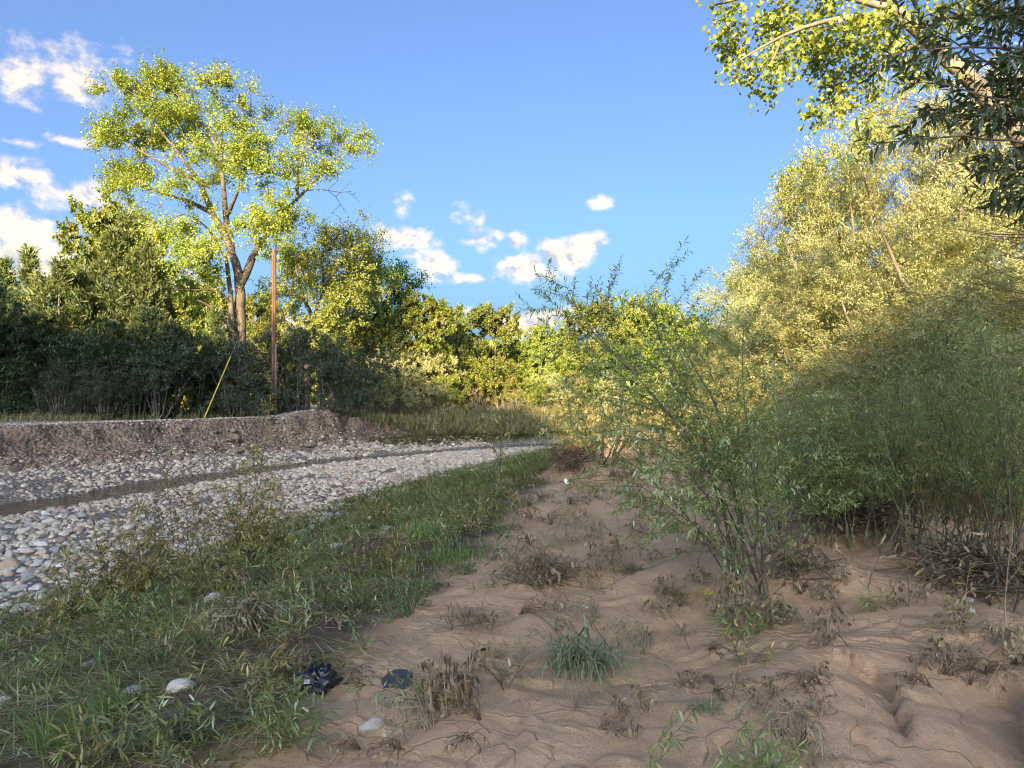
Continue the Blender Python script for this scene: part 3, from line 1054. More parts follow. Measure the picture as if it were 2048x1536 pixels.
def juniper_parts(nm, h, w, seed, spires=5, leaf='leaf_juniper', per=46, L=.17, W=.05):
    rng = np.random.default_rng(seed)
    pts, limbs = [], []
    for s in range(spires):
        a = s * 2.4 + rng.uniform(-.5, .5)
        rad = 0 if s == 0 else w * .3 * rng.uniform(.5, 1)
        hh = h * (1 if s == 0 else rng.uniform(.5, .95))
        bx, by = math.cos(a) * rad, math.sin(a) * rad
        ww = w * (.19 if s else .24)
        limbs.append((np.array([(bx * .1, by * .1, 0), (bx * .7, by * .7, hh * .35), (bx, by, hh * .96)]), .02 * h * (.9 if s == 0 else .5), .008))
        n = int(22 * h)
        f = rng.random(n) ** .8
        z = hh * (.06 + .94 * f)
        r = ww * np.where(f < .5, 1.25 - .3 * f, 2.2 * (1 - f)) * (.25 + .65 * rng.random(n)) * (.75 + .5 * np.sin(f * 19 + s) ** 2) + .03
        th = rng.uniform(0, 2 * PI, n)
        pts.append(np.stack([bx * np.minimum(1, .3 + f * 2) + r * np.cos(th), by * np.minimum(1, .3 + f * 2) + r * np.sin(th), z], 1))
    att = np.concatenate(pts)
    chains, _ = grow(limbs, att, rng, .45, .005, up=.3)
    g = Geo()
    add_chains(g, chains, SIDES)
    f = Geo()
    n = len(att) * per
    C = np.repeat(att, per, 0) + rng.normal(size=(n, 3)) * np.array([.075, .075, .13])
    rad = C * np.array([1, 1, 0])
    A = unit(unit(rad) * .7 + np.array([0, 0, .9]) + rng.normal(size=(n, 3)) * .45)
    N = rand_unit(n, rng)
    V, F = leaf_kite(C, A, N, L * rng.uniform(.6, 1.3, n), W * rng.uniform(.7, 1.3, n))
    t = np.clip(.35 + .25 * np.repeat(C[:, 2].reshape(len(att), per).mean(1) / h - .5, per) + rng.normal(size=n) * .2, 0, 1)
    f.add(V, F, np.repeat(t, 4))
    return [('trunk', g.mesh(nm + '_trunk', M['bark_dark'], True)), ('crown', f.mesh(nm + '_crown', M[leaf]))]


def bush_parts(nm, h, w, seed, bark, leaf, stems=9, dens=24, per=40, sig=.1, L=.09, W=.03, droop=0., kind='kite', low=.1, outw=True, bare=0):
    """a many-stemmed shrub"""
    rng = np.random.default_rng(seed)
    limbs = []
    for i in range(stems):
        a = i * 2.4 + rng.uniform(-.4, .4)
        r = w / 2 * rng.uniform(.25, .85)
        hh = h * rng.uniform(.6, .95) * (1 - .25 * (r / (w / 2)) ** 2)
        limbs.append((np.array([(math.cos(a) * .06 * w, math.sin(a) * .06 * w, 0), (math.cos(a) * r * .5, math.sin(a) * r * .5, hh * .5), (math.cos(a) * r, math.sin(a) * r, hh)]), .008 * h + .006, .004))
    blobs = []
    for i in range(12):
        a = i * 2.4 + rng.uniform(-.5, .5)
        f = rng.uniform(low + .12, .86)
        r = w / 2 * rng.uniform(.2, .72) * math.sqrt(max(0.1, 1 - (f * 1.05 - .3) ** 2))
        s = w * rng.uniform(.14, .22)
        blobs.append((math.cos(a) * r, math.sin(a) * r, h * f, s, s, min(s * 1.1, h * .2), 1))
    att = blob_points(blobs, rng, dens)
    att = att[att[:, 2] > h * low * .5]
    allp = att
    if bare:
        k = rng.integers(0, len(att), bare)
        allp = np.concatenate([att, att[k] * rng.uniform(1.05, 1.2, (bare, 1))])
    chains, _ = grow(limbs, allp, rng, .3, .0028, up=-.1)
    g = Geo()
    add_chains(g, chains, SIDES)
    f = Geo()
    leaf_cloud(f, att, per, sig, L, W, rng, droop, kind, out=np.array([0, 0, h * .2]) if outw else None, face=np.array([0, 0, h * .3]))
    return [('stems', g.mesh(nm + '_stems', M[bark], True)), ('foliage', f.mesh(nm + '_foliage', M[leaf]))]


def willow_parts(nm, stems, seed, bark, leaf, twigs=14, tl=.45, L=.075, W=.010, gap=.02, low=.25, sep=None, leafk='lance', twup=.55, twr=.0022, tops=.7):
    """upright willow-like plant: stems = [(points, r0)], thin twigs off each, narrow leaves along every twig"""
    rng = np.random.default_rng(seed)
    g = Geo()
    chains = []
    LC, LA, LN, LT = [], [], [], []

    def leafy(p, start, tone, k=1.0):
        d = np.linalg.norm(np.diff(p, axis=0), axis=1)
        cum = np.concatenate([[0], np.cumsum(d)])
        s = np.arange(start * cum[-1], cum[-1], gap * rng.uniform(.8, 1.25))
        if len(s) == 0:
            return
        q = np.stack([np.interp(s, cum, p[:, j]) for j in range(3)], 1)
        tg = unit(np.stack([np.interp(np.minimum(s + .02, cum[-1]), cum, p[:, j]) for j in range(3)], 1) - np.stack([np.interp(np.maximum(s - .02, 0), cum, p[:, j]) for j in range(3)], 1))
        side = unit(np.cross(tg, rand_unit(len(s), rng)))
        A = unit(tg * rng.uniform(.4, 1.1, (len(s), 1)) + side * rng.uniform(.6, 1.1, (len(s), 1)) + np.array([0, 0, -.12]))
        LC.append(q)
        LA.append(A)
        LN.append(unit(rand_unit(len(s), rng) * .7 + np.array([0, 0, 1.])))
        LT.append(np.clip(tone + .25 * (s / cum[-1] - .5) + rng.normal(size=len(s)) * .16, 0, 1))

    for pts, r0 in stems:
        pts = np.asarray(pts, float)
        d = np.concatenate([[0], np.cumsum(np.linalg.norm(np.diff(pts, axis=0), axis=1))])
        k = max(5, int(d[-1] / .12))
        s = np.linspace(0, d[-1], k)
        q = np.stack([np.interp(s, d, pts[:, j]) for j in range(3)], 1)
        for _ in range(2):
            q[1:-1] = .25 * q[:-2] + .5 * q[1:-1] + .25 * q[2:]
        q[1:-1] += rng.normal(size=(k - 2, 3)) * .006
        chains.append((q, np.linspace(r0, .0015, k)))
        tone = .45 + rng.normal() * .12
        leafy(q, .75, tone)
        for j in range(twigs):
            f = low + (1 - low) * (j + rng.random()) / twigs
            b = np.array([np.interp(f * d[-1], s, q[:, i]) for i in range(3)])
            i0 = min(int(f * (k - 1)), k - 2)
            tg = unit(q[i0 + 1] - q[i0])
            sd = unit(np.cross(tg, rand_unit(1, rng)[0]))
            l = tl * rng.uniform(.5, 1.2) * (1.15 - tops * f)
            d0 = unit(tg * twup + sd + np.array([0, 0, .15]))
            c1 = b + d0 * l * .5
            c2 = c1 + unit(d0 + np.array([0, 0, rng.uniform(-.35, .45)])) * l * .5
            tw = np.stack([b, b * .5 + c1 * .5, c1, (c1 + c2) / 2, c2])
            chains.append((tw, np.linspace(twr, .0009, 5)))
            leafy(tw, .08, tone + rng.normal() * .1)
            if l > .3:
                for _ in range(2):
                    e0 = tw[rng.integers(1, 4)]
                    dd = unit(d0 + rand_unit(1, rng)[0] * .8) * l * .4
                    tw2 = np.stack([e0, e0 + dd * .5, e0 + dd + np.array([0, 0, rng.uniform(-.02, .04)])])
                    chains.append((tw2, np.array([.0014, .001, .0007])))
                    leafy(tw2, .05, tone + rng.normal() * .12)
    add_chains(g, chains, lambda r: 6 if r > .01 else 4 if r > .004 else 3)
    LC, LA, LN, LT = map(np.concatenate, (LC, LA, LN, LT))
    n = len(LC)
    l = L * rng.uniform(.55, 1.25, n)
    w = W * rng.uniform(.7, 1.3, n)
    stem_me = g.mesh(nm + '_stems', M[bark], True)
    if sep is not None:
        return stem_me, (LC, LA, LN, LT, l, w)
    f = Geo()
    if leafk == 'lance':
        V, F = leaf_lance(LC, LA, LN, l, w, rng.uniform(0, .45, n))
        f.add(V, F, np.repeat(LT, 6))
    else:
        V, F = leaf_kite(LC, LA, LN, l, w)
        f.add(V, F, np.repeat(LT, 4))
    return [('stems', stem_me), ('foliage', f.mesh(nm + '_foliage', M[leaf]))]


def fan_stems(n, h, spread, rng, lean=(0, 0), r0=.008, base=.08):
    out = []
    for i in range(n):
        a = i * 2.4 + rng.uniform(-.5, .5)
        hh = h * rng.uniform(.6, 1.0)
        r = spread * rng.uniform(.3, 1.0)
        bx, by = math.cos(a) * base * rng.random(), math.sin(a) * base * rng.random()
        ex, ey = math.cos(a) * r + lean[0], math.sin(a) * r + lean[1]
        out.append((np.array([(bx, by, -.03), (bx + ex * .3, by + ey * .3, hh * .4), (bx + ex * .7, by + ey * .7, hh * .78), (bx + ex * 1.05, by + ey * 1.05, hh)]), r0 * rng.uniform(.7, 1.2)))
    return out


def leaf_parts(root, data, mat, nmax, shape, cam=(0, 0, EYE)):
    """leaves near enough to pick apart: each its own object (mesh data shared), the rest as one part of kind stuff"""
    C, A, N, T, l, w = data
    loc = np.array(root.location)
    d = np.linalg.norm(C + loc - np.array(cam), axis=1)
    wp = C + loc
    px = CX + FPX * wp[:, 0] / np.maximum(wp[:, 1], .1)
    py = CY - FPX * (wp[:, 2] - EYE) / np.maximum(wp[:, 1], .1)
    vis = (px > -20) & (px < 2068) & (py > -20) & (py < 1556)
    score = np.where(vis, l / d, 0)
    order = np.argsort(-score)
    top = [i for i in order[:nmax] if score[i] > 0]
    rest = np.setdiff1d(np.arange(len(C)), top)
    base = []
    for k in range(6):
        if shape == 'kite':
            V, F = leaf_kite(np.zeros((1, 3)), np.array([[1., 0, 0]]), np.array([[0, 0, 1.]]), 1.0, .85, .12 + .06 * k, .36)
            q = 4
        else:
            V, F = leaf_lance(np.zeros((1, 3)), np.array([[1., 0, 0]]), np.array([[0, 0, 1.]]), 1.0, .22, .1 + .09 * k)
            q = 6
        base.append(make_mesh('leaf', V, F, M[mat], tint=np.full(q, .1 + .16 * k)))
    from mathutils import Matrix
    for i in top:
        k = min(5, int(T[i] * 6))
        o = bpy.data.objects.new('leaf', base[k])
        COL.objects.link(o)
        a = A[i]
        s = unit(np.cross(N[i], a))
        nn = np.cross(a, s)
        mt = Matrix(((a[0] * l[i], s[0] * l[i], nn[0] * l[i], C[i][0]), (a[1] * l[i], s[1] * l[i], nn[1] * l[i], C[i][1]), (a[2] * l[i], s[2] * l[i], nn[2] * l[i], C[i][2]), (0, 0, 0, 1)))
        o.parent = root
        o.matrix_local = mt
    if len(rest):
        f = Geo()
        if shape == 'kite':
            V, F = leaf_kite(C[rest], A[rest], N[rest], l[rest], w[rest], .2, .36)
            f.add(V, F, np.repeat(T[rest], 4))
        else:
            V, F = leaf_lance(C[rest], A[rest], N[rest], l[rest], w[rest], .3)
            f.add(V, F, np.repeat(T[rest], 6))
        link('foliage', f.mesh('foliage', M[mat]), root, kind='stuff')


# ------------------------------------------------------------------ far bank: trees
build_big_cottonwood()
build_px_tree('turning_cottonwood', 38, (612, 800),
              [(600, 525, 58, 42), (655, 500, 62, 48), (705, 515, 52, 55), (742, 475, 26, 34, .35), (620, 590, 62, 45), (690, 590, 60, 48), (575, 590, 40, 50, .8), (640, 650, 60, 40, .9), (740, 560, 40, 50, .9), (570, 660, 40, 40, .6)],
              [([(612, 800), (615, 720), (628, 640), (650, 570), (690, 520)], .2, .04), ([(628, 640), (600, 580), (590, 520)], .12, .03), ([(650, 570), (640, 520), (655, 480)], .1, .03), ([(615, 720), (650, 650), (700, 600)], .1, .03)],
              'bark_cotton', 'leaf_brownish', 100, .34, .105, .082, 22, 'olive and yellowing cottonwood right behind the utility pole', 31,
              bare=[(740, 460, 30, 40, 1), (650, 455, 50, 20, .6)])
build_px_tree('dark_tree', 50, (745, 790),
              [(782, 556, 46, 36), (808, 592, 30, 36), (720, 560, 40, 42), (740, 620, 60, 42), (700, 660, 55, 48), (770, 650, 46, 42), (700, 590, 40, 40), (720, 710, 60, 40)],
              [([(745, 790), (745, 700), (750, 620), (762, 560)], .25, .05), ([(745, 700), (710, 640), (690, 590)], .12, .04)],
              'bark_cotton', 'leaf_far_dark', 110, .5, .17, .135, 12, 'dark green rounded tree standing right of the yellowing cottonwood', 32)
far_a = round_tree_parts('far_tree_a', 9, 8.5, 41, 'bark_cotton', 'leaf_far', 70, 12, .23, .18, low=.06, lobes=18)
far_d = round_tree_parts('far_tree_d', 9, 8.0, 44, 'bark_cotton', 'leaf_mid', 80, 12, .2, .16, low=.05, lobes=15)
far_b = round_tree_parts('far_tree_b', 9, 7.0, 42, 'bark_cotton', 'leaf_far', 90, 13, .19, .155, low=.05, lobes=17)
far_c = round_tree_parts('far_tree_c', 9, 10.5, 43, 'bark_cotton', 'leaf_far', 58, 11, .23, .18, low=.05, lobes=18)
FAR = [(838, 592, 150, 44, far_b, 'yellow-green tree with ragged top just right of the dark rounded tree'),
       (895, 618, 90, 50, far_d, 'smaller green tree left of the gap with low cloud'),
       (988, 612, 150, 60, far_b, 'pale leafy tree at the far end of the stream, tallest there'),
       (1090, 655, 105, 48, far_a, 'round bright green tree right of the pale leafy tree'),
       (1038, 700, 100, 70, far_d, 'dim green tree between the pale leafy tree and the round one'),
       (942, 690, 90, 72, far_d, 'hazy green tree far behind, between the ragged and the pale tree'),
       (745, 640, 140, 42, far_a, 'bright green tree below the dark rounded tree'),
       (1180, 604, 150, 58, far_b, 'yellow-green tree behind the leaning willow tips'),
       (1290, 596, 170, 60, far_c, 'wide domed yellow-green tree behind the willow shrub'),
       (1372, 632, 150, 54, far_a, 'bright rounded tree right of the wide domed tree'),
       (1452, 676, 140, 66, far_d, 'dark green low tree right of the bright rounded tree'),
       (1508, 702, 80, 75, far_b, 'small distant tree next to the golden olive trees'),
       (1245, 690, 150, 44, far_d, 'low dull green tree under the wide domed tree'),
       (1400, 720, 150, 46, far_d, 'low green tree seen through the right side of the willow'),
       (640, 640, 150, 58, far_a, 'green tree glimpsed behind the yellowing cottonwood'),
       (520, 590, 120, 52, far_b, 'green tree glimpsed behind the cottonwood trunk'),
       (375, 560, 150, 50, far_c, 'pale green tree behind the low limbs of the big cottonwood'),
       (205, 415, 150, 46, far_b, 'bright leafy tree rising behind the junipers')]
for i, (px, top, wpx, Y, parts, lab) in enumerate(FAR):
    b = P(px, 770, Y)
    z = H(b[0], b[1]) - .1
    h = P(px, top, Y)[2] - z
    w = wpx * Y / FPX
    nat = {id(far_a): 8.5, id(far_b): 7.0, id(far_c): 10.5, id(far_d): 8.0}[id(parts)]
    s = h / 9.0
    sw = min(max(w / nat, s * .7), s * 1.9)
    thing('cottonwood_tree', parts, (b[0], b[1], z), i * 1.9, (sw, sw, s), lab, 'tree', 'cottonwoods along the far bank')

jun = [juniper_parts('juniper_a', 6, 3.4, 51, 5), juniper_parts('juniper_b', 6, 2.8, 52, 4), juniper_parts('juniper_c', 6, 4.2, 53, 7)]
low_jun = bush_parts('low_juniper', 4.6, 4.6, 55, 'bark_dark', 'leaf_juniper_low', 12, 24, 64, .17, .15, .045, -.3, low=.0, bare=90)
JUN = [(58, 505, 29.5, 1, 1.15, 'pointed juniper second from the left edge'), (118, 530, 29, 0, 1.3, 'pointed juniper left of the broad tall one'),
       (225, 470, 30.5, 2, 1.2, 'broad tall juniper with brownish sunlit top'), (293, 490, 29.5, 1, .95, 'slim dark juniper spire right of the broad tall one'), (255, 445, 32, 0, 1.2, 'tallest juniper peeking up behind the broad one'),
       (430, 620, 31.5, 1, 1.3, 'short dark juniper just left of the big trunk'), (8, 530, 30, 2, 1.2, 'juniper top at the left edge'), (165, 545, 30.5, 0, 1.2, 'short juniper between the pointed one and the broad tall one'), (-60, 520, 29, 2, 1.1, 'juniper cut by the left edge')]
LOWJ = [(0, 590, 26.4, .8, 'dark bushy juniper at the left edge of the picture'), (95, 690, 26.6, 1.2, 'dark bushy juniper second from the left edge'), (175, 640, 27.2, 1.0, 'broad dark juniper below the tall ones'), (270, 672, 27.0, 1.2, 'dark juniper with grey dead branches in front'), (345, 625, 28.2, .8, 'dark bushy juniper left of the yellow guy marker'), (-80, 560, 26, 1.1, 'dark bushy juniper cut by the left edge'), (425, 690, 29.6, 1.1, 'low dark juniper beside the big cottonwood trunk')]
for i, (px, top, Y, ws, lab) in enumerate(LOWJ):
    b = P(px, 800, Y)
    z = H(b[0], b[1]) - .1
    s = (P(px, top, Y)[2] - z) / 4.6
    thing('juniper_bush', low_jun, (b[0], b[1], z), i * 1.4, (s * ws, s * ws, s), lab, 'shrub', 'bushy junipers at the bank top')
for i, (px, top, Y, v, ws, lab) in enumerate(JUN):
    b = P(px, 800, Y)
    z = H(b[0], b[1]) - .05
    s = (P(px, top, Y)[2] - z) / 6
    sw = s * ws
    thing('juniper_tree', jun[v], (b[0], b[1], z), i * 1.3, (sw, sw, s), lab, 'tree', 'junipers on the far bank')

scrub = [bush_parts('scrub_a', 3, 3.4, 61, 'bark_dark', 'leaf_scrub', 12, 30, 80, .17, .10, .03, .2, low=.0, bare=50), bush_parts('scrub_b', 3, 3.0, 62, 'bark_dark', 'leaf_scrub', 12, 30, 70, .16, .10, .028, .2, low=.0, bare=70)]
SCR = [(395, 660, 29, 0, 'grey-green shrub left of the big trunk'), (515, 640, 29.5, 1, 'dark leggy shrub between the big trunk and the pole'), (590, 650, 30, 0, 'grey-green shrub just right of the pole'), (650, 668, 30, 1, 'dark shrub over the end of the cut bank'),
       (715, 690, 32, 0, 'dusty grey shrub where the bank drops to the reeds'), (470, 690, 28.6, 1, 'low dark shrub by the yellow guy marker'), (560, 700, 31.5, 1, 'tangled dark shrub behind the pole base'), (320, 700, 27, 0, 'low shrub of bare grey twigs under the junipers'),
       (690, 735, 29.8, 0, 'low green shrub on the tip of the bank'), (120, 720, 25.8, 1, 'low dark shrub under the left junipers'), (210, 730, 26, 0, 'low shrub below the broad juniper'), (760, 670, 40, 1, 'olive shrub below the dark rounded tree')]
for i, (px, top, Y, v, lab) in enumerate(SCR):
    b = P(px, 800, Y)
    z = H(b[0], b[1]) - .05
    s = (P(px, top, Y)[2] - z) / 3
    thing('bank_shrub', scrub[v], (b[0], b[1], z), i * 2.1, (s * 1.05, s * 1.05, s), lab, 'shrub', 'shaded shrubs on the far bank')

tan = bush_parts('brush', 2.4, 3.0, 63, 'dry', 'leaf_tan', 12, 26, 44, .12, .11, .035, -.4, bare=60)
olv = bush_parts('olive_brush', 2.4, 3.2, 64, 'bark_olive', 'leaf_olive', 10, 24, 48, .14, .12, .04, .1)
grn = bush_parts('green_brush', 2.4, 3.0, 66, 'bark_olive', 'leaf_far', 10, 26, 60, .14, .1, .07, .1, low=.0)
BR = [(850, 700, 43, olv, 'greyish olive brush under the ragged yellow-green tree'), (905, 752, 41, grn, 'dark green bush behind the tan twiggy brush'), (960, 775, 39, tan, 'pale twiggy brush above the reeds'), (1030, 778, 39.5, tan, 'low tan brush right of the pale twiggy brush'),
      (790, 715, 38, olv, 'olive brush at the left end of the reeds'), (1095, 745, 43, olv, 'olive brush under the round bright tree'), (1000, 720, 47, grn, 'dull green brush below the pale leafy tree'), (870, 765, 38, olv, 'low olive brush standing in the reeds'),
      (1150, 740, 46, tan, 'tan brush behind the sunlit bush'), (1330, 740, 46, olv, 'olive brush seen through the willow shrub'), (1430, 745, 44, tan, 'tan brush left of the golden olive trees'), (1220, 755, 40, olv, 'brush above the sunlit bush'),
      (755, 735, 35, olv, 'grey-olive brush beside the shaded shrubs'), (820, 770, 36, tan, 'dry tan brush at the edge of the shade'), (935, 715, 48, grn, 'green brush in the gap below the low cloud'), (1060, 760, 41, grn, 'green brush near the right end of the reeds'), (700, 700, 44, grn, 'sunlit green brush behind the shaded shrubs')]
for i, (px, top, Y, parts, lab) in enumerate(BR):
    b = P(px, 800, Y)
    z = H(b[0], b[1]) - .05
    s = max(P(px, top, Y)[2] - z, .8) / 2.4
    thing('brush', parts, (b[0], b[1], z), i * 1.7, s, lab, 'shrub', 'sunlit brush at the bend of the stream')

# ------------------------------------------------------------------ right bank: olive trees
ol = []
for k, (h, w, sd) in enumerate(((7, 6.4, 71), (7, 7.2, 73))):
    rng = np.random.default_rng(sd)
    bl = []
    for i in range(26):
        f = rng.uniform(.06, .92)
        a = i * 2.4
        r = w / 2 * rng.uniform(.35, .85) * math.sqrt(max(.1, 1 - (f * 1.1 - .35) ** 2 * 1.5))
        s = w * rng.uniform(.13, .2)
        bl.append((math.cos(a) * r, math.sin(a) * r, h * f, s, s, s * .95, 1))
    at = blob_points(bl, rng, 17)
    lm = []
    for i in range(6):
        a = i * 1.05 + .3
        lm.append((np.array([(0, 0, 0), (math.cos(a) * w * .12, math.sin(a) * w * .12, h * .3), (math.cos(a) * w * .3, math.sin(a) * w * .3, h * (.6 + .05 * i))]), .11, .02))
    ol.append(tree_parts('olive_%d' % k, lm, at, rng, M['bark_olive'], M['leaf_olive'], 175, .22, .081, .0235, .4, .004, .35, bare=at[rng.integers(0, len(at), 90)] * 1.08))
OL = [(1595, 470, 18.8, 0, .85, 'golden olive tree second from the left end of the row'), (1530, 548, 19.5, 0, .95, 'golden olive tree at the left end of the sunlit row'), (1668, 385, 18.0, 0, .9, 'tall golden olive tree behind the row'), (1740, 300, 16, 1, .85, 'broad sunlit olive tree in the middle of the row'), (1900, 160, 14, 0, .9, 'tallest sunlit olive tree near the right edge'),
      (1680, 610, 14.5, 0, 1.1, 'low golden olive tree in front of the broad one'), (1800, 470, 12.5, 1, .9, 'olive tree with sunlit top and shaded foot'), (1990, 330, 11, 0, 1.0, 'olive tree filling the right edge, half in shade'), (1920, 600, 9.6, 0, 1.0, 'shaded grey-green olive tree above the thicket'),
      (2150, 150, 14, 1, 1.0, 'tall olive tree cut by the right edge'), (1515, 640, 18.5, 1, .9, 'low golden olive tree beside the far trees'), (2100, 520, 9, 0, 1.0, 'shaded olive tree cut by the right edge')]
for i, (px, top, Y, v, ws, lab) in enumerate(OL):
    b = P(px, 900, Y)
    z = H(b[0], b[1]) - .08
    s = (P(px, top, Y)[2] - z) / 7
    sw = (.45 + .55 * s) * ws
    thing('olive_tree', ol[v], (b[0], b[1], z), i * 2.3, (sw, sw, s), lab, 'tree', 'olive trees on the right bank')
build_px_tree('leafy_cottonwood', 21, (1690, 860),
              [(1600, 395, 46, 62), (1570, 400, 26, 40, .6), (1640, 350, 40, 44), (1700, 320, 50, 44), (1545, 535, 56, 46), (1500, 560, 32, 50), (1590, 480, 44, 40, .5), (1660, 420, 50, 50), (1760, 270, 50, 40), (1720, 400, 50, 50), (1640, 250, 30, 26, .15), (1560, 600, 50, 40)],
              [([(1690, 860), (1690, 640), (1680, 500), (1650, 400), (1640, 340)], .22, .04), ([(1680, 500), (1610, 450), (1590, 390)], .1, .02), ([(1690, 640), (1600, 580), (1530, 540)], .1, .02), ([(1690, 600), (1740, 400), (1790, 205), (1830, 150)], .12, .05), ([(1790, 205), (1720, 240), (1660, 290), (1640, 330)], .05, .012)],
              'bark_pale', 'leaf_cotton', 80, .22, .09, .072, 40, 'cottonwood with round leaf clumps showing above and left of the golden olives', 33, 1.5)

gold = bush_parts('gold_bush', 1.8, 2.6, 65, 'twig', 'leaf_gold', 12, 34, 44, .09, .06, .028, -.2, bare=50)
for i, (px, py, top, ws, lab) in enumerate([(1205, 930, 778, 1.45, 'bright yellow sunlit bush behind the leaning willow'), (1290, 915, 790, 1.1, 'golden bush behind the middle of the willow'), (1470, 880, 740, 1.0, 'glowing golden bush right of the willow stems'), (1380, 900, 770, 1.0, 'golden bush behind the willow shrub crown'),
                                            (1540, 860, 690, 1.0, 'tall golden bush before the olive trees'), (1620, 880, 720, 1.0, 'golden bush above the green thicket')]):
    p = G(px, py)
    s = (P(px, top, p[1])[2] - p[2]) / 1.8
    thing('sunlit_bush', gold, p, i * 1.9, (s * ws, s * ws, s), lab, 'bush', 'sunlit bushes behind the willow')

# ------------------------------------------------------------------ green thicket on the right
rg = np.random.default_rng(80)
th = [willow_parts('thicket_a', fan_stems(15, 2.3, .75, rg, r0=.009, base=.3), 81, 'twig', 'leaf_willow', 15, .5, .07, .0095, .016, .22),
      willow_parts('thicket_b', fan_stems(16, 2.3, .9, rg, r0=.009, base=.35), 82, 'twig', 'leaf_tamarisk', 18, .48, .05, .007, .012, .25, leafk='kite'),
      willow_parts('thicket_c', fan_stems(13, 2.3, .8, rg, (-.3, 0), r0=.01, base=.3), 83, 'twig_green', 'leaf_tamarisk', 18, .5, .06, .008, .013, .3, leafk='kite'),
      willow_parts('thicket_d', fan_stems(15, 2.3, .85, rg, (.1, .1), r0=.008, base=.35), 84, 'twig', 'leaf_willow_dull', 13, .42, .06, .009, .02, .2)]
TH = [(1570, 1090, 810, 1, 'feathery shrub next to the willow base, left end of the thicket'), (1650, 1085, 760, 0, 'fine-leaved shrub second from the left end of the thicket'), (1725, 1095, 740, 2, 'bright green feathery shrub behind the rounded sand hump'), (1800, 1100, 720, 1, 'feathery shrub behind the sand in the middle of the thicket'),
      (1870, 1110, 690, 2, 'green leaning shrub behind the yellow-green sapling'), (1960, 1130, 730, 3, 'greyish twiggy shrub right of the yellow-green sapling'), (2050, 1150, 650, 1, 'dense shrub at the right edge above the sand'), (1840, 1040, 660, 3, 'grey-brown twiggy shrub at the back of the thicket'),
      (1930, 1040, 620, 0, 'tall fine-leaved shrub at the back of the thicket'), (1670, 1000, 770, 3, 'dull olive shrub deep in the thicket, left part'), (1590, 1000, 800, 0, 'fine-leaved shrub behind the willow stems'), (1500, 980, 830, 2, 'green shrub just behind the willow crown'),
      (2030, 1040, 560, 2, 'tall green shrub at the right edge'), (1760, 990, 720, 0, 'fine-leaved shrub deep in the thicket, centre'), (1420, 960, 840, 3, 'dull low shrub left of the thicket'), (2120, 1100, 600, 0, 'shrub cut by the right edge of the picture'), (1700, 960, 740, 1, 'feathery shrub at the far side of the thicket'), (1960, 960, 560, 1, 'tall feathery shrub at the far side, right')]
for i, (px, py, top, v, lab) in enumerate(TH):
    p = G(px, py)
    s = (P(px, top, p[1])[2] - p[2]) / 2.2
    thing('thicket_shrub', th[v], p, i * 1.7, (max(s, .8) * .95, max(s, .8) * .95, s), lab, 'shrub', 'shrubs of the green thicket')


def px_stem(base, Y, pts, r0):
    return (np.array([P(a, b, Y + d) - base for a, b, d in pts]), r0)


# leaning willow in the middle
wb = G(1500, 1205)
Yw = wb[1]
S = [[(1500, 1215, 0), (1455, 1020, .1), (1370, 860, .15), (1250, 730, .1), (1150, 640, 0), (1085, 590, 0)], [(1505, 1215, 0), (1440, 980, -.1), (1330, 820, -.25), (1230, 700, -.3), (1160, 640, -.3), (1128, 562, -.3)],
     [(1510, 1215, 0), (1460, 960, .2), (1390, 800, .35), (1320, 690, .4), (1292, 580, .4)], [(1515, 1215, 0), (1480, 960, .1), (1420, 780, .1), (1345, 660, .1), (1330, 590, .1)],
     [(1520, 1215, 0), (1510, 980, -.1), (1490, 820, -.2), (1480, 700, -.2), (1487, 650, -.2)], [(1520, 1215, 0), (1540, 1000, .2), (1560, 860, .3), (1600, 760, .3)],
     [(1495, 1215, 0), (1400, 1060, .1), (1300, 950, .2), (1190, 880, .2), (1120, 850, .2)], [(1500, 1215, 0), (1420, 1080, -.2), (1330, 1000, -.3), (1250, 960, -.4)],
     [(1510, 1215, 0), (1450, 1030, .3), (1400, 900, .5), (1330, 800, .6), (1260, 760, .6)], [(1520, 1215, 0), (1500, 1060, -.25), (1460, 900, -.4), (1400, 800, -.4)],
     [(1530, 1215, 0), (1570, 1080, 0), (1600, 960, .1), (1640, 880, .1)], [(1500, 1215, 0), (1450, 1100, -.2), (1420, 1000, -.3), (1380, 930, -.3)],
     [(1500, 1215, 0), (1450, 1000, .2), (1370, 850, .3), (1270, 800, .3), (1180, 790, .3), (1110, 800, .3)], [(1505, 1215, 0), (1440, 990, .3), (1350, 830, .5), (1240, 760, .6), (1160, 740, .6), (1130, 690, .6)],
     [(1510, 1215, 0), (1460, 980, 0), (1400, 840, 0), (1330, 750, 0), (1240, 680, .1), (1200, 610, .1)], [(1515, 1215, 0), (1490, 950, .3), (1450, 800, .4), (1400, 700, .5), (1370, 640, .5)], [(1510, 1215, 0), (1430, 1010, -.3), (1340, 900, -.5), (1260, 850, -.6), (1200, 850, -.6)]]
sm, dat = willow_parts('leaning_willow', [px_stem(wb, Yw, [(s[0][0] - 45 + 41 * (i * 7 % 5) * .5, s[0][1] + (i * 3 % 7) * 3 - 8, .07 * (i % 5) - .14)] + s[1:], .013 if i < 6 else .008) for i, s in enumerate(S)], 90, 'twig', 'leaf_willow', 22, .5, .046, .0092, .0125, .3, sep=True, tops=.3)
r = thing('willow_shrub', [('stems', sm)], wb, label='leaning green willow shrub with thin stems spreading left from the sand', cat='shrub')
leaf_parts(r, dat, 'leaf_willow', 300, 'lance')

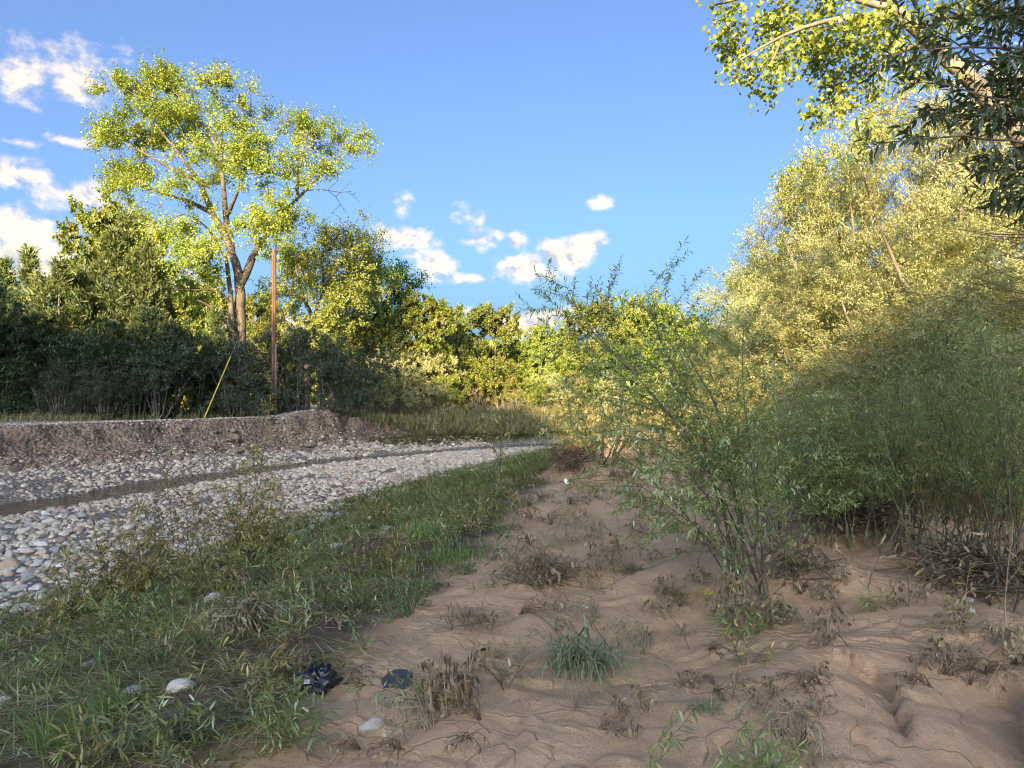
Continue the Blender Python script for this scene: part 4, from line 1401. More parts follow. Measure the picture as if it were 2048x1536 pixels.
# yellow-green sapling at right
sb = G(1915, 1108)
S = [[(1915, 1112, 0), (1918, 1040, 0), (1925, 960, 0)], [(1916, 1060, 0), (1940, 1000, .05), (1972, 925, .05)], [(1918, 1040, 0), (1960, 1000, -.05), (2012, 955, -.05)], [(1914, 1075, 0), (1880, 1030, 0), (1850, 990, 0)], [(1918, 1040, 0), (1950, 1010, .1), (1985, 985, .1)], [(1916, 1050, 0), (1900, 1000, .05), (1905, 945, .05)]]
sm, dat = willow_parts('bright_sapling', [px_stem(sb, sb[1], s, .006) for s in S], 91, 'twig_green', 'leaf_bright', 5, .16, .05, .016, .012, .1, sep=True)
r = thing('sapling', [('stems', sm)], sb, label='small yellow-green sapling standing before the dark thicket', cat='sapling')
leaf_parts(r, dat, 'leaf_bright', 220, 'lance')

# dark branches of an olive tree standing just outside the right edge
ob = np.array([3.15, 3.9, 0.0])
ob[2] = H(ob[0], ob[1]) - .05
Yo = 3.7
S = [[(2230, 260, .2), (2060, 180, .1), (1960, 110, 0), (1860, 60, 0), (1790, 30, 0)], [(2230, 330, .2), (2080, 290, 0), (1960, 270, -.1), (1830, 275, -.1), (1720, 300, -.1)], [(2230, 260, .2), (2100, 230, 0), (1980, 190, -.1), (1870, 160, -.1), (1790, 170, -.1)],
     [(2230, 420, .2), (2110, 350, .1), (2010, 330, 0), (1950, 350, 0)], [(2230, 140, .2), (2100, 60, .1), (2000, 20, 0), (1900, -20, 0)], [(2230, 200, .2), (2090, 120, -.1), (2000, 90, -.2), (1930, 60, -.2)],
     [(2230, 330, .2), (2120, 260, .2), (2040, 220, .2), (1930, 210, .2), (1850, 230, .2)], [(2230, 420, 0), (2110, 370, -.1), (2040, 360, -.1), (1990, 380, -.1)], [(2230, 100, .2), (2090, 20, -.1), (2020, -30, -.2)], [(2230, 150, 0), (2050, 100, -.1), (1900, 90, -.2), (1770, 110, -.2)], [(2230, 300, .3), (2080, 240, .3), (1950, 230, .3), (1830, 215, .3)],
     [(2230, 60, .3), (2060, 40, .3), (1920, 20, .2), (1800, 60, .2)]]
st = [px_stem(ob, Yo, s, .012) for s in S]
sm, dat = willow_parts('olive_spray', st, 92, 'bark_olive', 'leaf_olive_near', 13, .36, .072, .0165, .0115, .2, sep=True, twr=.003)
tg = Geo()
tr = np.array([(0, 0, 0), (.05, .1, 1.2), (-.05, .05, 2.4), (.05, 0, 3.4), (.1, 0, 4.4)])
add_chains(tg, [(tr, np.array([.12, .1, .085, .07, .05]))], SIDES)
bare = []
rb = np.random.default_rng(93)
for i in range(26):
    y0 = rb.uniform(180, 760)
    a = P(2150, y0, Yo + rb.uniform(-.2, 1.2)) - ob
    L_ = rb.uniform(.3, .9)
    d = unit(np.array([-1, rb.uniform(-.2, .3), rb.uniform(-.1, .35)]))
    p = np.stack([a, a + d * L_ * .35 + (0, 0, -.02), a + d * L_ * .7, a + d * L_ + np.array([0, 0, .05])])
    bare.append((p, np.array([.005, .004, .0028, .0015])))
    for j in range(3):
        e = p[1] * (1 - j * .3) + p[3] * j * .3
        dd = unit(d + rand_unit(1, rb)[0] * .7) * L_ * .35
        bare.append((np.stack([e, e + dd * .5, e + dd]), np.array([.0022, .0016, .001])))
link_p = [(np.stack([tr[3] + (0, 0, -.3 + .1 * i), (tr[3] + s[0][0]) / 2, s[0][0]]), np.array([.03, .022, .013])) for i, s in enumerate(st)]
add_chains(tg, bare + link_p, SIDES)
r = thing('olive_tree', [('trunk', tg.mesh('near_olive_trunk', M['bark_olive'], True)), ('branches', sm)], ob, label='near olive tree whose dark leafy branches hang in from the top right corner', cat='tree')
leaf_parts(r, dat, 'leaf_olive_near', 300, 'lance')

# cottonwood limb overhead at upper right
cb = np.array([6.9, 7.6, 0.0])
cb[2] = H(cb[0], cb[1]) - .05
rc = np.random.default_rng(94)
Yc = 7.6
Lc = lambda pts, a, b: (np.array([P(q[0], q[1], Yc + q[2]) - cb for q in pts]), a, b)
limbs = [(np.array([(0, 0, 0), (-.1, 0, 1.5), P(2160, 420, Yc) - cb, P(1960, 175, Yc) - cb, P(1860, 85, Yc) - cb, P(1770, 0, Yc) - cb, P(1660, -130, Yc) - cb]), .19, .04),
         Lc([(1800, 30, 0), (1700, 30, -.3), (1580, 60, -.5), (1480, 120, -.6)], .04, .008), Lc([(1790, 20, 0), (1640, -20, -.2), (1500, -10, -.3), (1430, 10, -.3)], .04, .008), Lc([(1850, 80, 0), (1760, 110, .3), (1690, 160, .4), (1650, 215, .4)], .035, .008),
         Lc([(1580, 60, -.5), (1540, 130, -.5), (1500, 170, -.5)], .015, .005), Lc([(1770, 0, 0), (1820, -80, .5), (1900, -160, .6)], .06, .02)]
bl = []
for px, py, rx, ry, w in [(1450, 20, 40, 26, .7), (1470, 80, 44, 36, 1), (1540, 50, 50, 44, 1.1), (1500, 130, 40, 40, .7), (1560, 120, 44, 34, .8), (1530, 175, 40, 14, .8), (1620, 40, 50, 44, 1.1), (1640, 110, 50, 44, 1.1), (1690, 60, 50, 50, 1), (1660, 180, 34, 30, 1.1), (1640, 225, 30, 16, 1.1), (1740, 120, 50, 50, .9), (1730, 200, 44, 26, .8), (1790, 60, 50, 50, .8), (1600, -60, 90, 50, .8), (1750, -60, 90, 50, .8), (1850, 150, 50, 40, .5), (1900, 40, 60, 50, .5)]:
    c = P(px, py, Yc + rc.uniform(-.5, .5)) - cb
    s = Yc / FPX
    bl.append((c[0], c[1], c[2], rx * s, .28, ry * s, w))
att = blob_points(bl, rc, 230)
ch, tips = grow(limbs, att, rc, .25, .0022, jit=.03)
g = Geo()
add_chains(g, ch, SIDES)
per = 24
n = len(att) * per
C = np.repeat(att, per, 0) + rc.normal(size=(n, 3)) * .075
A = unit(rand_unit(n, rc) + np.array([0, 0, -.7]))
N = unit(rand_unit(n, rc) + np.array([-.3, -.5, .2]))
dat = (C, A, N, np.clip(.42 + rc.normal(size=n) * .25, 0, 1), .06 * rc.uniform(.7, 1.25, n), .052 * rc.uniform(.75, 1.2, n))
r = thing('cottonwood_tree', [('trunk', g.mesh('overhead_cottonwood_trunk', M['bark_pale'], True))], cb, label='overhanging cottonwood with pale slanting limb and broad leaves at the top right', cat='tree')
leaf_parts(r, dat, 'leaf_cotton', 300, 'kite')

# ------------------------------------------------------------------ willows and saplings on the near bank, left
def px_willow(name, base, stems, seed, bark, leaf, label, twigs=9, tl=.22, L=.07, W=.009, gap=.022, r0=.006, low=.25, cat='willow', group=None):
    b = G(*base)
    st = [px_stem(b, b[1], [(base[0] + (s[0][0] - base[0]) * 0, base[1] + 6, 0)] + [(q[0], q[1], q[2] if len(q) > 2 else 0) for q in s], r0) for s in stems]
    return thing(name, willow_parts(name + str(seed), st, seed, bark, leaf, twigs, tl, L, W, gap, low), b, label=label, cat=cat, group=group)


px_willow('willow_sapling', (482, 1135), [[(495, 1040), (530, 900), (545, 785)], [(500, 1030, .2), (515, 960, .3), (505, 905, .3)], [(470, 1040), (450, 990), (430, 975)], [(520, 1050), (550, 1000), (540, 930)], [(480, 1030, .1), (480, 960, .2), (470, 930, .2)], [(450, 1060), (400, 1020), (380, 1000)], [(500, 1060, -.1), (520, 1000, -.2), (525, 985, -.2)], [(520, 1080, -.1), (560, 1040, -.2), (570, 1015, -.2)]], 101, 'twig_red', 'leaf_willow_dull', 'tallest willow sapling between the cobbles and the matted grass, left', 18, .4, .095, .0145, .015, .009, .15)
px_willow('willow_sapling', (345, 1165), [[(345, 1060), (335, 990), (330, 930)], [(310, 1080), (290, 1030), (280, 1000)], [(380, 1080), (370, 1010), (350, 970)], [(400, 1090), (420, 1040), (425, 1010)], [(330, 1090, .2), (320, 1040, .3), (310, 1010, .3)]], 102, 'twig', 'leaf_willow_dull', 'willow sapling left of the tallest one, standing before the cobbles', 14, .33, .09, .0135, .015, .007, .12)
px_willow('willow_sapling', (215, 1210), [[(200, 1110), (185, 1050), (178, 1008)], [(240, 1110), (250, 1060), (245, 1035)], [(180, 1140), (150, 1110), (140, 1090)], [(250, 1130), (290, 1090), (300, 1070)], [(215, 1120, .2), (215, 1070, .2)]], 103, 'twig_red', 'leaf_willow_dull', 'brownish willow sapling in front of the tan slab stone', 12, .3, .085, .013, .015, .007, .12)
px_willow('willow_sapling', (420, 1190), [[(400, 1120), (390, 1080), (395, 1050)], [(440, 1120), (450, 1090)], [(460, 1130), (490, 1090), (500, 1075)], [(380, 1140), (350, 1110)]], 104, 'twig_red', 'leaf_willow_dull', 'low bushy willow below the tallest sapling', 13, .28, .08, .013, .015, .006, .1)
px_willow('willow_sapling', (110, 1290), [[(90, 1220), (70, 1190)], [(130, 1230), (150, 1180), (160, 1150)], [(60, 1240), (30, 1200)], [(110, 1220, .1), (115, 1180, .1)]], 105, 'twig', 'leaf_willow_dull', 'thin willow sapling at the lower left, over the last cobbles', 9, .18, .065, .010, .022, .004, .15)
px_willow('willow_sapling', (260, 1290), [[(250, 1220), (235, 1170)], [(290, 1220), (310, 1180)], [(220, 1240), (190, 1200)]], 106, 'twig', 'leaf_willow', 'thin green willow sapling in the matted grass, lower left', 9, .18, .07, .010, .022, .004, .15)
px_willow('willow_sapling', (285, 1205), [[(280, 1110), (270, 1060), (275, 1020)], [(310, 1120), (330, 1080)], [(255, 1130), (240, 1090)], [(290, 1120, .2), (300, 1060, .2)]], 121, 'twig_red', 'leaf_willow_dull', 'leggy brownish willow between the first two saplings on the left', 18, .3, .09, .014, .013, .007, .08)
px_willow('willow_sapling', (150, 1235), [[(140, 1150), (130, 1100)], [(175, 1160), (190, 1120)], [(120, 1170), (100, 1130)]], 122, 'twig', 'leaf_willow_dull', 'leggy willow just right of the tan boulder', 14, .26, .085, .013, .014, .006, .08)
px_willow('willow_sapling', (560, 1125), [[(555, 1050), (565, 1000), (560, 960)], [(590, 1060), (600, 1020)], [(535, 1070), (525, 1030)]], 123, 'twig', 'leaf_willow_dull', 'leggy willow close on the right of the tallest sapling', 16, .28, .09, .014, .014, .006, .1)
px_willow('sapling', (1000, 968), [[(1000, 920), (1003, 870), (1003, 833)], [(998, 910), (975, 880), (955, 850)], [(1002, 900), (1020, 870), (1028, 862)], [(998, 915), (985, 890), (980, 850)]], 107, 'twig', 'leaf_gold', 'slender sunlit sapling at the upper end of the cobble bar', 7, .2, .12, .03, .05, .008, .3, 'sapling')
px_willow('willow_sapling', (640, 1090), [[(620, 1020), (590, 970)], [(640, 1030), (630, 990)], [(670, 1040), (690, 1010)]], 108, 'twig', 'leaf_willow', 'small willow on the edge of the cobbles right of the tall one', 8, .2, .08, .012, .03, .004, .2)
px_willow('willow_sapling', (1010, 1380), [[(985, 1345), (960, 1310), (945, 1300)], [(1000, 1340), (985, 1330)], [(1030, 1350), (1040, 1330)]], 109, 'twig_red', 'leaf_willow_dull', 'small leaning willow shoot left of the long-bladed tuft', 6, .1, .06, .010, .018, .003, .15)
px_willow('willow_sapling', (890, 1420), [[(830, 1390), (760, 1375), (700, 1372)], [(840, 1380, .1), (790, 1350, .1), (775, 1345, .1)], [(850, 1385, -.1), (800, 1395, -.1)]], 110, 'twig_red', 'leaf_willow', 'willow shoot lying left across the sand over the dark lid', 9, .13, .055, .008, .012, .003, .2)
px_willow('willow_sapling', (1290, 1560), [[(1440, 1500), (1400, 1460), (1340, 1450)], [(1450, 1510, -.1), (1420, 1490, -.1), (1350, 1480, -.1)], [(1480, 1500), (1500, 1440), (1480, 1400)]][0:0] or [[(1330, 1500), (1350, 1460), (1390, 1415)], [(1300, 1500), (1320, 1470), (1345, 1452)]], 111, 'twig_green', 'leaf_willow', 'green leafy shoot at the bottom edge, right of centre', 5, .08, .055, .010, .014, .0025, .2)
px_willow('willow_sapling', (1530, 1570), [[(1480, 1530), (1440, 1510)], [(1530, 1520), (1500, 1470), (1470, 1430)], [(1560, 1520), (1590, 1490)], [(1500, 1540), (1450, 1535)], [(1540, 1530), (1545, 1490)]], 112, 'twig_green', 'leaf_willow', 'bushy green willow shoot cut by the bottom edge', 9, .1, .05, .009, .011, .003, .1)
px_willow('willow_sapling', (1500, 1270), [[(1460, 1240), (1440, 1200)], [(1500, 1230), (1480, 1190)], [(1530, 1240), (1545, 1200)], [(1550, 1250), (1580, 1220)], [(1470, 1260), (1430, 1235)]], 113, 'twig', 'leaf_willow', 'low green regrowth around the foot of the leaning willow', 10, .14, .05, .0085, .013, .004, .05)
px_willow('willow_sapling', (1490, 1330), [[(1465, 1290), (1450, 1260)], [(1500, 1290), (1470, 1250)], [(1520, 1310), (1540, 1290)]], 114, 'twig', 'leaf_willow_dull', 'small dusty willow shoot below the leaning willow', 9, .12, .045, .008, .013, .003, .05)
px_willow('willow_sapling', (1925, 1275), [[(1920, 1220), (1935, 1160), (1942, 1120)], [(1915, 1230), (1900, 1200)]], 115, 'dry', 'leaf_willow_dull', 'half-withered upright shoot on the sand at right', 7, .1, .05, .012, .02, .003, .2)
px_willow('willow_sapling', (1745, 1225), [[(1738, 1195), (1735, 1175)], [(1755, 1200), (1765, 1185)], [(1735, 1205), (1722, 1190)]], 116, 'twig_green', 'leaf_tamarisk', 'small blue-green sprig on the sand hump, right', 6, .07, .05, .008, .012, .0025, .1)
px_willow('willow_sapling', (330, 1500), [[(250, 1450), (180, 1470), (120, 1500)], [(280, 1450), (230, 1430), (170, 1420)], [(330, 1440), (310, 1400)], [(380, 1450), (420, 1420)]], 117, 'twig_green', 'leaf_willow', 'green willow shoots sprawling at the bottom left', 12, .16, .075, .011, .014, .003, .1)
px_willow('willow_sapling', (600, 1500), [[(560, 1420), (530, 1380)], [(600, 1420), (590, 1360)], [(640, 1440), (650, 1400)], [(560, 1460), (500, 1430)]], 118, 'twig_green', 'leaf_willow', 'pale green willow shoots in the grass left of the white stone', 12, .15, .065, .010, .013, .003, .1)
px_willow('willow_sapling', (500, 1420), [[(440, 1350), (400, 1270), (370, 1215)], [(420, 1380), (340, 1300), (290, 1260)], [(540, 1380), (560, 1330)]], 119, 'twig_red', 'leaf_willow_dull', 'reddish bent willow stems in the middle of the matted grass', 8, .14, .06, .009, .02, .003, .35)
px_willow('willow_sapling', (730, 1300), [[(700, 1240), (690, 1180)], [(740, 1240), (760, 1200)], [(720, 1250), (710, 1220)]], 120, 'twig', 'leaf_willow', 'thin willow shoot where the grass meets the sand', 8, .11, .05, .008, .016, .003, .2)

PLACED = []
sp = []
rs = np.random.default_rng(130)
for k in range(4):
    sp.append(willow_parts('sprig_%d' % k, fan_stems(4, .36, .2, rs, (-.06, -.05), .003, .03), 131 + k, 'twig', 'leaf_willow_dull' if k % 2 else 'leaf_willow', 6, .12, .065, .009, .016, .15))
SPL = ['small green willow sprig among the flattened grass', 'small brownish willow sprig among the flattened grass']
k = 0
while k < 90:
    u = rs.uniform(-.5, 17)
    f = rs.uniform(.02, .98)
    v = vS(u) + (vG(u) - vS(u)) * f
    x, y = xy(u, v)
    if y < 2.6 or abs(x) > y * .74:
        continue
    s = rs.uniform(.7, 1.35)
    z = H(x, y)
    o = thing('willow_sprig', sp[k % 4], (x, y, z - .01), rs.uniform(0, 6.28), s, SPL[k % 2], 'willow sprig', 'green sprigs in the grass' if k % 2 == 0 else 'brown sprigs in the grass')
    PLACED.append((o, ('green willow sprig', 'brownish willow sprig')[k % 2], CX + FPX * x / y, CY - FPX * (z - EYE) / y))
    k += 1

# ------------------------------------------------------------------ grass
def grass_obj(name, pts, L, W, lean, curl, flow, spread, mat, seed, tone=.45):
    rng = np.random.default_rng(seed)
    n = len(pts)
    a = flow + rng.normal(size=n) * spread
    D = np.stack([np.cos(a), np.sin(a)], 1)
    D = np.concatenate([D, np.zeros((n, 1))], 1)
    patch = fbm(pts[:, 0] * 1.3, pts[:, 1] * 1.3, 3)
    V, F = blades(pts, D, L * rng.uniform(.6, 1.35, n), W * rng.uniform(.7, 1.3, n), np.clip(lean + rng.normal(size=n) * .22, .05, 1.5), np.clip(curl + rng.normal(size=n) * .12, -.1, .6), rng)
    g = Geo()
    g.add(V, F, np.repeat(np.clip(tone + patch * .45 + rng.normal(size=n) * .17, 0, 1), 7))
    return link(name, g.mesh(name, M[mat]), kind='stuff', label=None)


def slope_points(n, u0, u1, f0, f1, rng, thin=.0, near=2.4):
    u = u0 + (u1 - u0) * rng.random(n)
    f = f0 + (f1 - f0) * rng.random(n)
    v = vS(u) + (vG(u) - vS(u)) * f
    x, y = xy(u, v)
    keep = (y > near) & (np.abs(x) < y * .78 + .3)
    c = fbm(x * 1.1 + 3, y * 1.1, 3)
    keep &= c > -.25 + thin - .25 * (f > .3) + .22 * sstep(f, .3, .05)
    keep &= rng.random(n) < np.clip(7.5 / y, .18, 1)
    x, y = x[keep], y[keep]
    return np.stack([x, y, height(x, y) - .005], 1)


rg = np.random.default_rng(140)
p1 = slope_points(128000, -3, 24, .0, 1.06, rg, .08)
grass_obj('matted_grass', p1, np.clip(.13 + .007 * p1[:, 1], .1, .3), np.clip(.0052 + .0007 * p1[:, 1], .003, .016), 1.1, .3, math.atan2(-.75, -.5), .8, 'grass', 141, .5)
p2 = slope_points(22000, -3, 24, .05, 1.0, rg, .22)
grass_obj('upright_grass', p2, np.clip(.16 + .006 * p2[:, 1], .1, .3), np.clip(.004 + .0006 * p2[:, 1], .003, .014), .7, .3, math.atan2(-.3, -.8), 1.2, 'grass_green', 142)
n = 16000
q = np.stack([rg.uniform(-.5, 2.6, n), rg.uniform(5.5, 15, n)], 1)
c = fbm(q[:, 0] * 1.5 + 9, q[:, 1] * 1.1, 3)
q = q[(c > .12) & (q[:, 0] < .02 + .18 * q[:, 1])]
p3 = np.column_stack([q, height(q[:, 0], q[:, 1]) - .004])
grass_obj('withered_grass', p3, np.full(len(p3), .14), np.full(len(p3), .006), .8, .35, -2.4, 1.0, 'dead_grey', 143, .4)
p7 = slope_points(42000, -3, 24, .0, 1.0, rg, .0)
grass_obj('straw_thatch', p7, np.clip(.12 + .007 * p7[:, 1], .1, .3), np.clip(.0045 + .0007 * p7[:, 1], .003, .014), 1.3, .16, math.atan2(-.75, -.5), 1.1, 'straw', 147, .45)
# far grassy bank and reeds
n = 26000
u = rg.uniform(20.8, 46, n)
v = vB(u) + .35 * sstep(u, 20, 24) + 1.2 * (1 - sstep(u, 20, 24)) + rg.random(n) ** 1.2 * 8
x, y = xy(u, v)
ok = (y < 70) & (np.abs(x) < y * .8)
p4 = np.column_stack([x[ok], y[ok], height(x[ok], y[ok]) - .01])
grass_obj('reeds', p4, np.full(len(p4), .5), np.full(len(p4), .038), .45, .25, 2.5, 1.6, 'grass_far', 144, .45)
n = 9000
u = rg.uniform(-4, 21, n)
v = vT(u) + 1.9 + rg.random(n) ** .9 * 3.5
x, y = xy(u, v)
ok = (fbm(x * .6, y * .6, 3) > -.1)
p5 = np.column_stack([x[ok], y[ok], height(x[ok], y[ok]) - .01])
grass_obj('bank_top_grass', p5, np.full(len(p5), .28), np.full(len(p5), .024), .35, .25, 1.5, 2.0, 'grass_far', 145, .3)
n = 5000
u = rg.uniform(20.3, 31, n)
v = vB(u) + rg.normal(size=n) * .35 + .15
x, y = xy(u, v)
p6 = np.column_stack([x, y, height(x, y)])
grass_obj('hanging_bank_grass', p6, np.full(n, .4), np.full(n, .022), 1.2, .5, -1.2, .9, 'grass', 146, .3)

# distant wood closing the view, and an unseen wood added to shade this bank
def leaf_mass(name, pts, L, W, mat, seed, label=None):
    rng = np.random.default_rng(seed)
    n = len(pts)
    V, F = leaf_kite(pts, rand_unit(n, rng), unit(rand_unit(n, rng) + np.array([0, 0, .4])), L * rng.uniform(.6, 1.3, n), W * rng.uniform(.7, 1.3, n))
    g = Geo()
    t = np.clip(.45 + .5 * fbm(pts[:, 0] * .15, pts[:, 2] * .3 + pts[:, 1] * .1, 3) + rng.normal(size=n) * .18, 0, 1)
    g.add(V, F, np.repeat(t, 4))
    return link(name, g.mesh(name, M[mat]), kind='stuff')


n = 42000
x = rg.uniform(-150, 150, n)
y = 100 + rg.uniform(-8, 8, n) - np.abs(x) * .12
top = 6.2 + 2.8 * fbm(x * .09, y * .04, 3) + 1.3 * fbm(x * .35, y * .1, 2)
z = 1.2 + rg.random(n) ** .7 * top
leaf_mass('distant_wood', np.column_stack([x, y, z]), 1.05, .85, 'leaf_far', 150)


WOOD_Y = -80.0
_kx, _kz = sun_dir[0] / sun_dir[1], sun_dir[2] / -sun_dir[1]


def caster(X, Y, z):
    """the point of the added wood behind the camera whose shadow falls on X, Y, z"""
    return X - (Y - WOOD_Y) * _kx, z + (Y - WOOD_Y) * _kz


# where the edge of the evening shade lies in the photograph
EDGE = [(-26, 28, 4.5), (-19, 28, 4.4), (-14, 28, 4.3), (-9, 30, 4.2), (-6, 34, 3.2), (-2, 37, 2.0), (.6, 34, 1.6), (0.9, 14, .95), (1.5, 12.3, 1.1), (2.4, 13, 1.35), (2.0, 8.0, 2.3), (3.0, 7.0, 2.6), (4.3, 9, 2.35), (6, 10, 2.5), (9, 10, 3.3), (16, 10, 4.2)]
_e = np.array(sorted(caster(*q) for q in EDGE))
S0, S1 = caster(-7.2, 9.6, .3), caster(.6, 27.5, .25)


n = 44000
x = rg.uniform(-54, 3, n)
y = WOOD_Y + rg.uniform(-2, 2, n)
tp = np.interp(x, _e[:, 0], _e[:, 1]) + .8 * fbm(x * .5, y * .2, 3)  # crown tops shaped to put the shade edge where it is wanted
z = 11.5 + rg.random(n) ** .8 * (tp - 11.5)
# leaves left out along a slanting slot, shaped to light a strip along the cobbles
f = np.clip((x - S0[0]) / (S1[0] - S0[0]), -.1, 1.1)
zs = S0[1] + (S1[1] - S0[1]) * f + .25 * fbm(x * .8, y * 0 + 3, 3)
gap = (np.abs(z - zs + (y - WOOD_Y) * _kz) < .30 + .5 * np.clip(f, 0, 1) + .35 * fbm(x * 1.1 + 9, y * 0, 2)) & (x > S0[0] - .4) & (x < S1[0] + .5)
x, y, z = x[~gap], y[~gap], z[~gap]
leaf_mass('added_shade_wood', np.column_stack([x, y, z]), 1.2, 1.0, 'leaf_far', 151)  # unseen wood behind the camera, added to cast the foreground shade

# ------------------------------------------------------------------ stones
def ico(sub):
    t = (1 + 5 ** .5) / 2
    V = [(-1, t, 0), (1, t, 0), (-1, -t, 0), (1, -t, 0), (0, -1, t), (0, 1, t), (0, -1, -t), (0, 1, -t), (t, 0, -1), (t, 0, 1), (-t, 0, -1), (-t, 0, 1)]
    F = [(0, 11, 5), (0, 5, 1), (0, 1, 7), (0, 7, 10), (0, 10, 11), (1, 5, 9), (5, 11, 4), (11, 10, 2), (10, 7, 6), (7, 1, 8), (3, 9, 4), (3, 4, 2), (3, 2, 6), (3, 6, 8), (3, 8, 9), (4, 9, 5), (2, 4, 11), (6, 2, 10), (8, 6, 7), (9, 8, 1)]
    V = [tuple(np.array(v) / np.linalg.norm(v)) for v in V]
    for _ in range(sub):
        cache, F2 = {}, []

        def mid(a, b):
            k = (min(a, b), max(a, b))
            if k not in cache:
                m = np.array(V[a]) + np.array(V[b])
                V.append(tuple(m / np.linalg.norm(m)))
                cache[k] = len(V) - 1
            return cache[k]
        for a, b, c in F:
            ab, bc, ca = mid(a, b), mid(b, c), mid(c, a)
            F2 += [(a, ab, ca), (b, bc, ab), (c, ca, bc), (ab, bc, ca)]
        F = F2
    return np.array(V), np.array(F)


def stone_shape(sub, seed, rough=.22):
    rng = np.random.default_rng(seed)
    V, F = ico(sub)
    k = rng.normal(size=(5, 3))
    d = sum(np.sin(V @ (k[i] * 1.6) + i * 1.7) for i in range(5)) / 5
    V = V * (1 + rough * d[:, None])
    for _ in range(3):       # a few worn facets
        nrm = unit(rng.normal(size=3))
        c = rng.uniform(.62, .85)
        h = V @ nrm
        V = V - np.where(h > c, (h - c) * .8, 0)[:, None] * nrm
    return V * np.array([1, rng.uniform(.65, .9), rng.uniform(.42, .62)]), F


rs = np.random.default_rng(200)
n1, n2, n3 = 27000, 7500, 60
u = np.concatenate([rs.uniform(-1, 27, n1), rs.uniform(-1, 25, n2), rs.uniform(-1, 10, n3)])
f = rs.random(n1 + n2 + n3)
v = np.concatenate([vN(u[:n1]) - .02 - (vN(u[:n1]) - .02 - vG(u[:n1]) + .5) * f[:n1], vF(u[n1:n1 + n2]) + .02 + (vB(u[n1:n1 + n2]) - vF(u[n1:n1 + n2]) + .3) * f[n1:n1 + n2], vS(u[-n3:]) + (vG(u[-n3:]) - vS(u[-n3:])) * (.45 + .55 * f[-n3:])])
X, Y = xy(u, v)
sz = np.exp(rs.normal(math.log(.035), .5, len(u)))
sz = np.clip(sz, .014, .105)
pxs = CX + FPX * X / Y
keep = (Y > 3) & (pxs > -60) & (pxs < 1500)
hole = fbm(X * .7 + 2, Y * .7, 3)
keep &= (hole > -.28) | (sz > .085)
keep &= rs.random(len(u)) < np.clip(.45 + sz * 9, 0, 1)
sz = sz * np.where(Y > 18, 1.18, 1)
X, Y, sz = X[keep], Y[keep], sz[keep]
Z = height(X, Y) + sz * .16
app = sz / Y
order = np.argsort(-app)
top, rest = order[:290], order[290:]
shapes = [stone_shape(2, 300 + i) for i in range(6)]
KIND = [('stone_white', 'whitish rounded cobble lying on the cobble bar by the stream', 'white cobbles'), ('stone_grey', 'grey rounded cobble lying on the cobble bar by the stream', 'grey cobbles'),
        ('stone_tan', 'tan rounded cobble lying on the cobble bar by the stream', 'tan cobbles'), ('stone_red', 'brownish rounded cobble lying on the cobble bar by the stream', 'brownish cobbles')]
smesh = {}
for kx, (mname, lab, grp) in enumerate(KIND):
    for i, (V, F) in enumerate(shapes):
        smesh[kx, i] = make_mesh('cobble', V, [F], M[mname], True, np.full(len(V), .2 + .1 * i))
for j, i in enumerate(top):
    kx = rs.choice(4, p=[.46, .26, .18, .10])
    s = sz[i]
    o = link('river_cobble', smesh[kx, j % 6], None, (X[i], Y[i], Z[i]), rs.uniform(0, 6.28), (s * rs.uniform(.9, 1.25), s * rs.uniform(.85, 1.1), s * rs.uniform(.8, 1.1)), KIND[kx][1], 'stone', KIND[kx][2])
    o.rotation_euler = (rs.normal() * .2, rs.normal() * .2, rs.uniform(0, 6.28))


def stone_mass(name, ids, sub, seed):
    rng = np.random.default_rng(seed)
    g = Geo()
    for kx in range(5):
        sel = ids[kx::5]
        if not len(sel):
            continue
        V, F = stone_shape(sub, seed + kx, .2)
        m = len(sel)
        a = rng.uniform(0, 2 * PI, m)
        c, s = np.cos(a), np.sin(a)
        tl = rng.normal(size=(m, 2)) * .18
        S = sz[sel][:, None] * rng.uniform(.85, 1.2, (m, 3))
        W = V[None] * S[:, None, :]
        x = W[..., 0] * c[:, None] - W[..., 1] * s[:, None]
        y = W[..., 0] * s[:, None] + W[..., 1] * c[:, None]
        z = W[..., 2] + x * tl[:, :1] + y * tl[:, 1:]
        W = np.stack([x + X[sel][:, None], y + Y[sel][:, None], z + Z[sel][:, None]], -1).reshape(-1, 3)
        FF = (F[None] + (np.arange(m) * len(V))[:, None, None]).reshape(-1, 3)
        g.add(W, [FF], np.repeat(rng.random(m), len(V)))
    link(name, g.mesh(name, M['stone'], True), kind='stuff')


near = rest[Y[rest] < 13.5]
far = rest[Y[rest] >= 13.5]
stone_mass('river_gravel', near[:2600], 1, 400)
stone_mass('river_gravel', np.concatenate([near[2600:], far]), 0, 410)
# stones in the face of the cut bank
n = 1500
u = rs.uniform(-2, 23, n)
v = vB(u) + (vT(u) - vB(u)) * rs.random(n) ** 1.5
X, Y = xy(u, v)
sz = np.clip(np.exp(rs.normal(math.log(.032), .4, n)), .018, .1)
Z = height(X, Y) + sz * .05
stone_mass('bank_pebbles', np.arange(n), 0, 420)
n = 1800
u = rs.uniform(-2, 20, n)
v = vT(u) + rs.random(n) * 1.4
X, Y = xy(u, v)
sz = np.clip(np.exp(rs.normal(math.log(.025), .4, n)), .015, .08)
Z = height(X, Y) + sz * .1
stone_mass('bank_top_pebbles', np.arange(n), 0, 430)

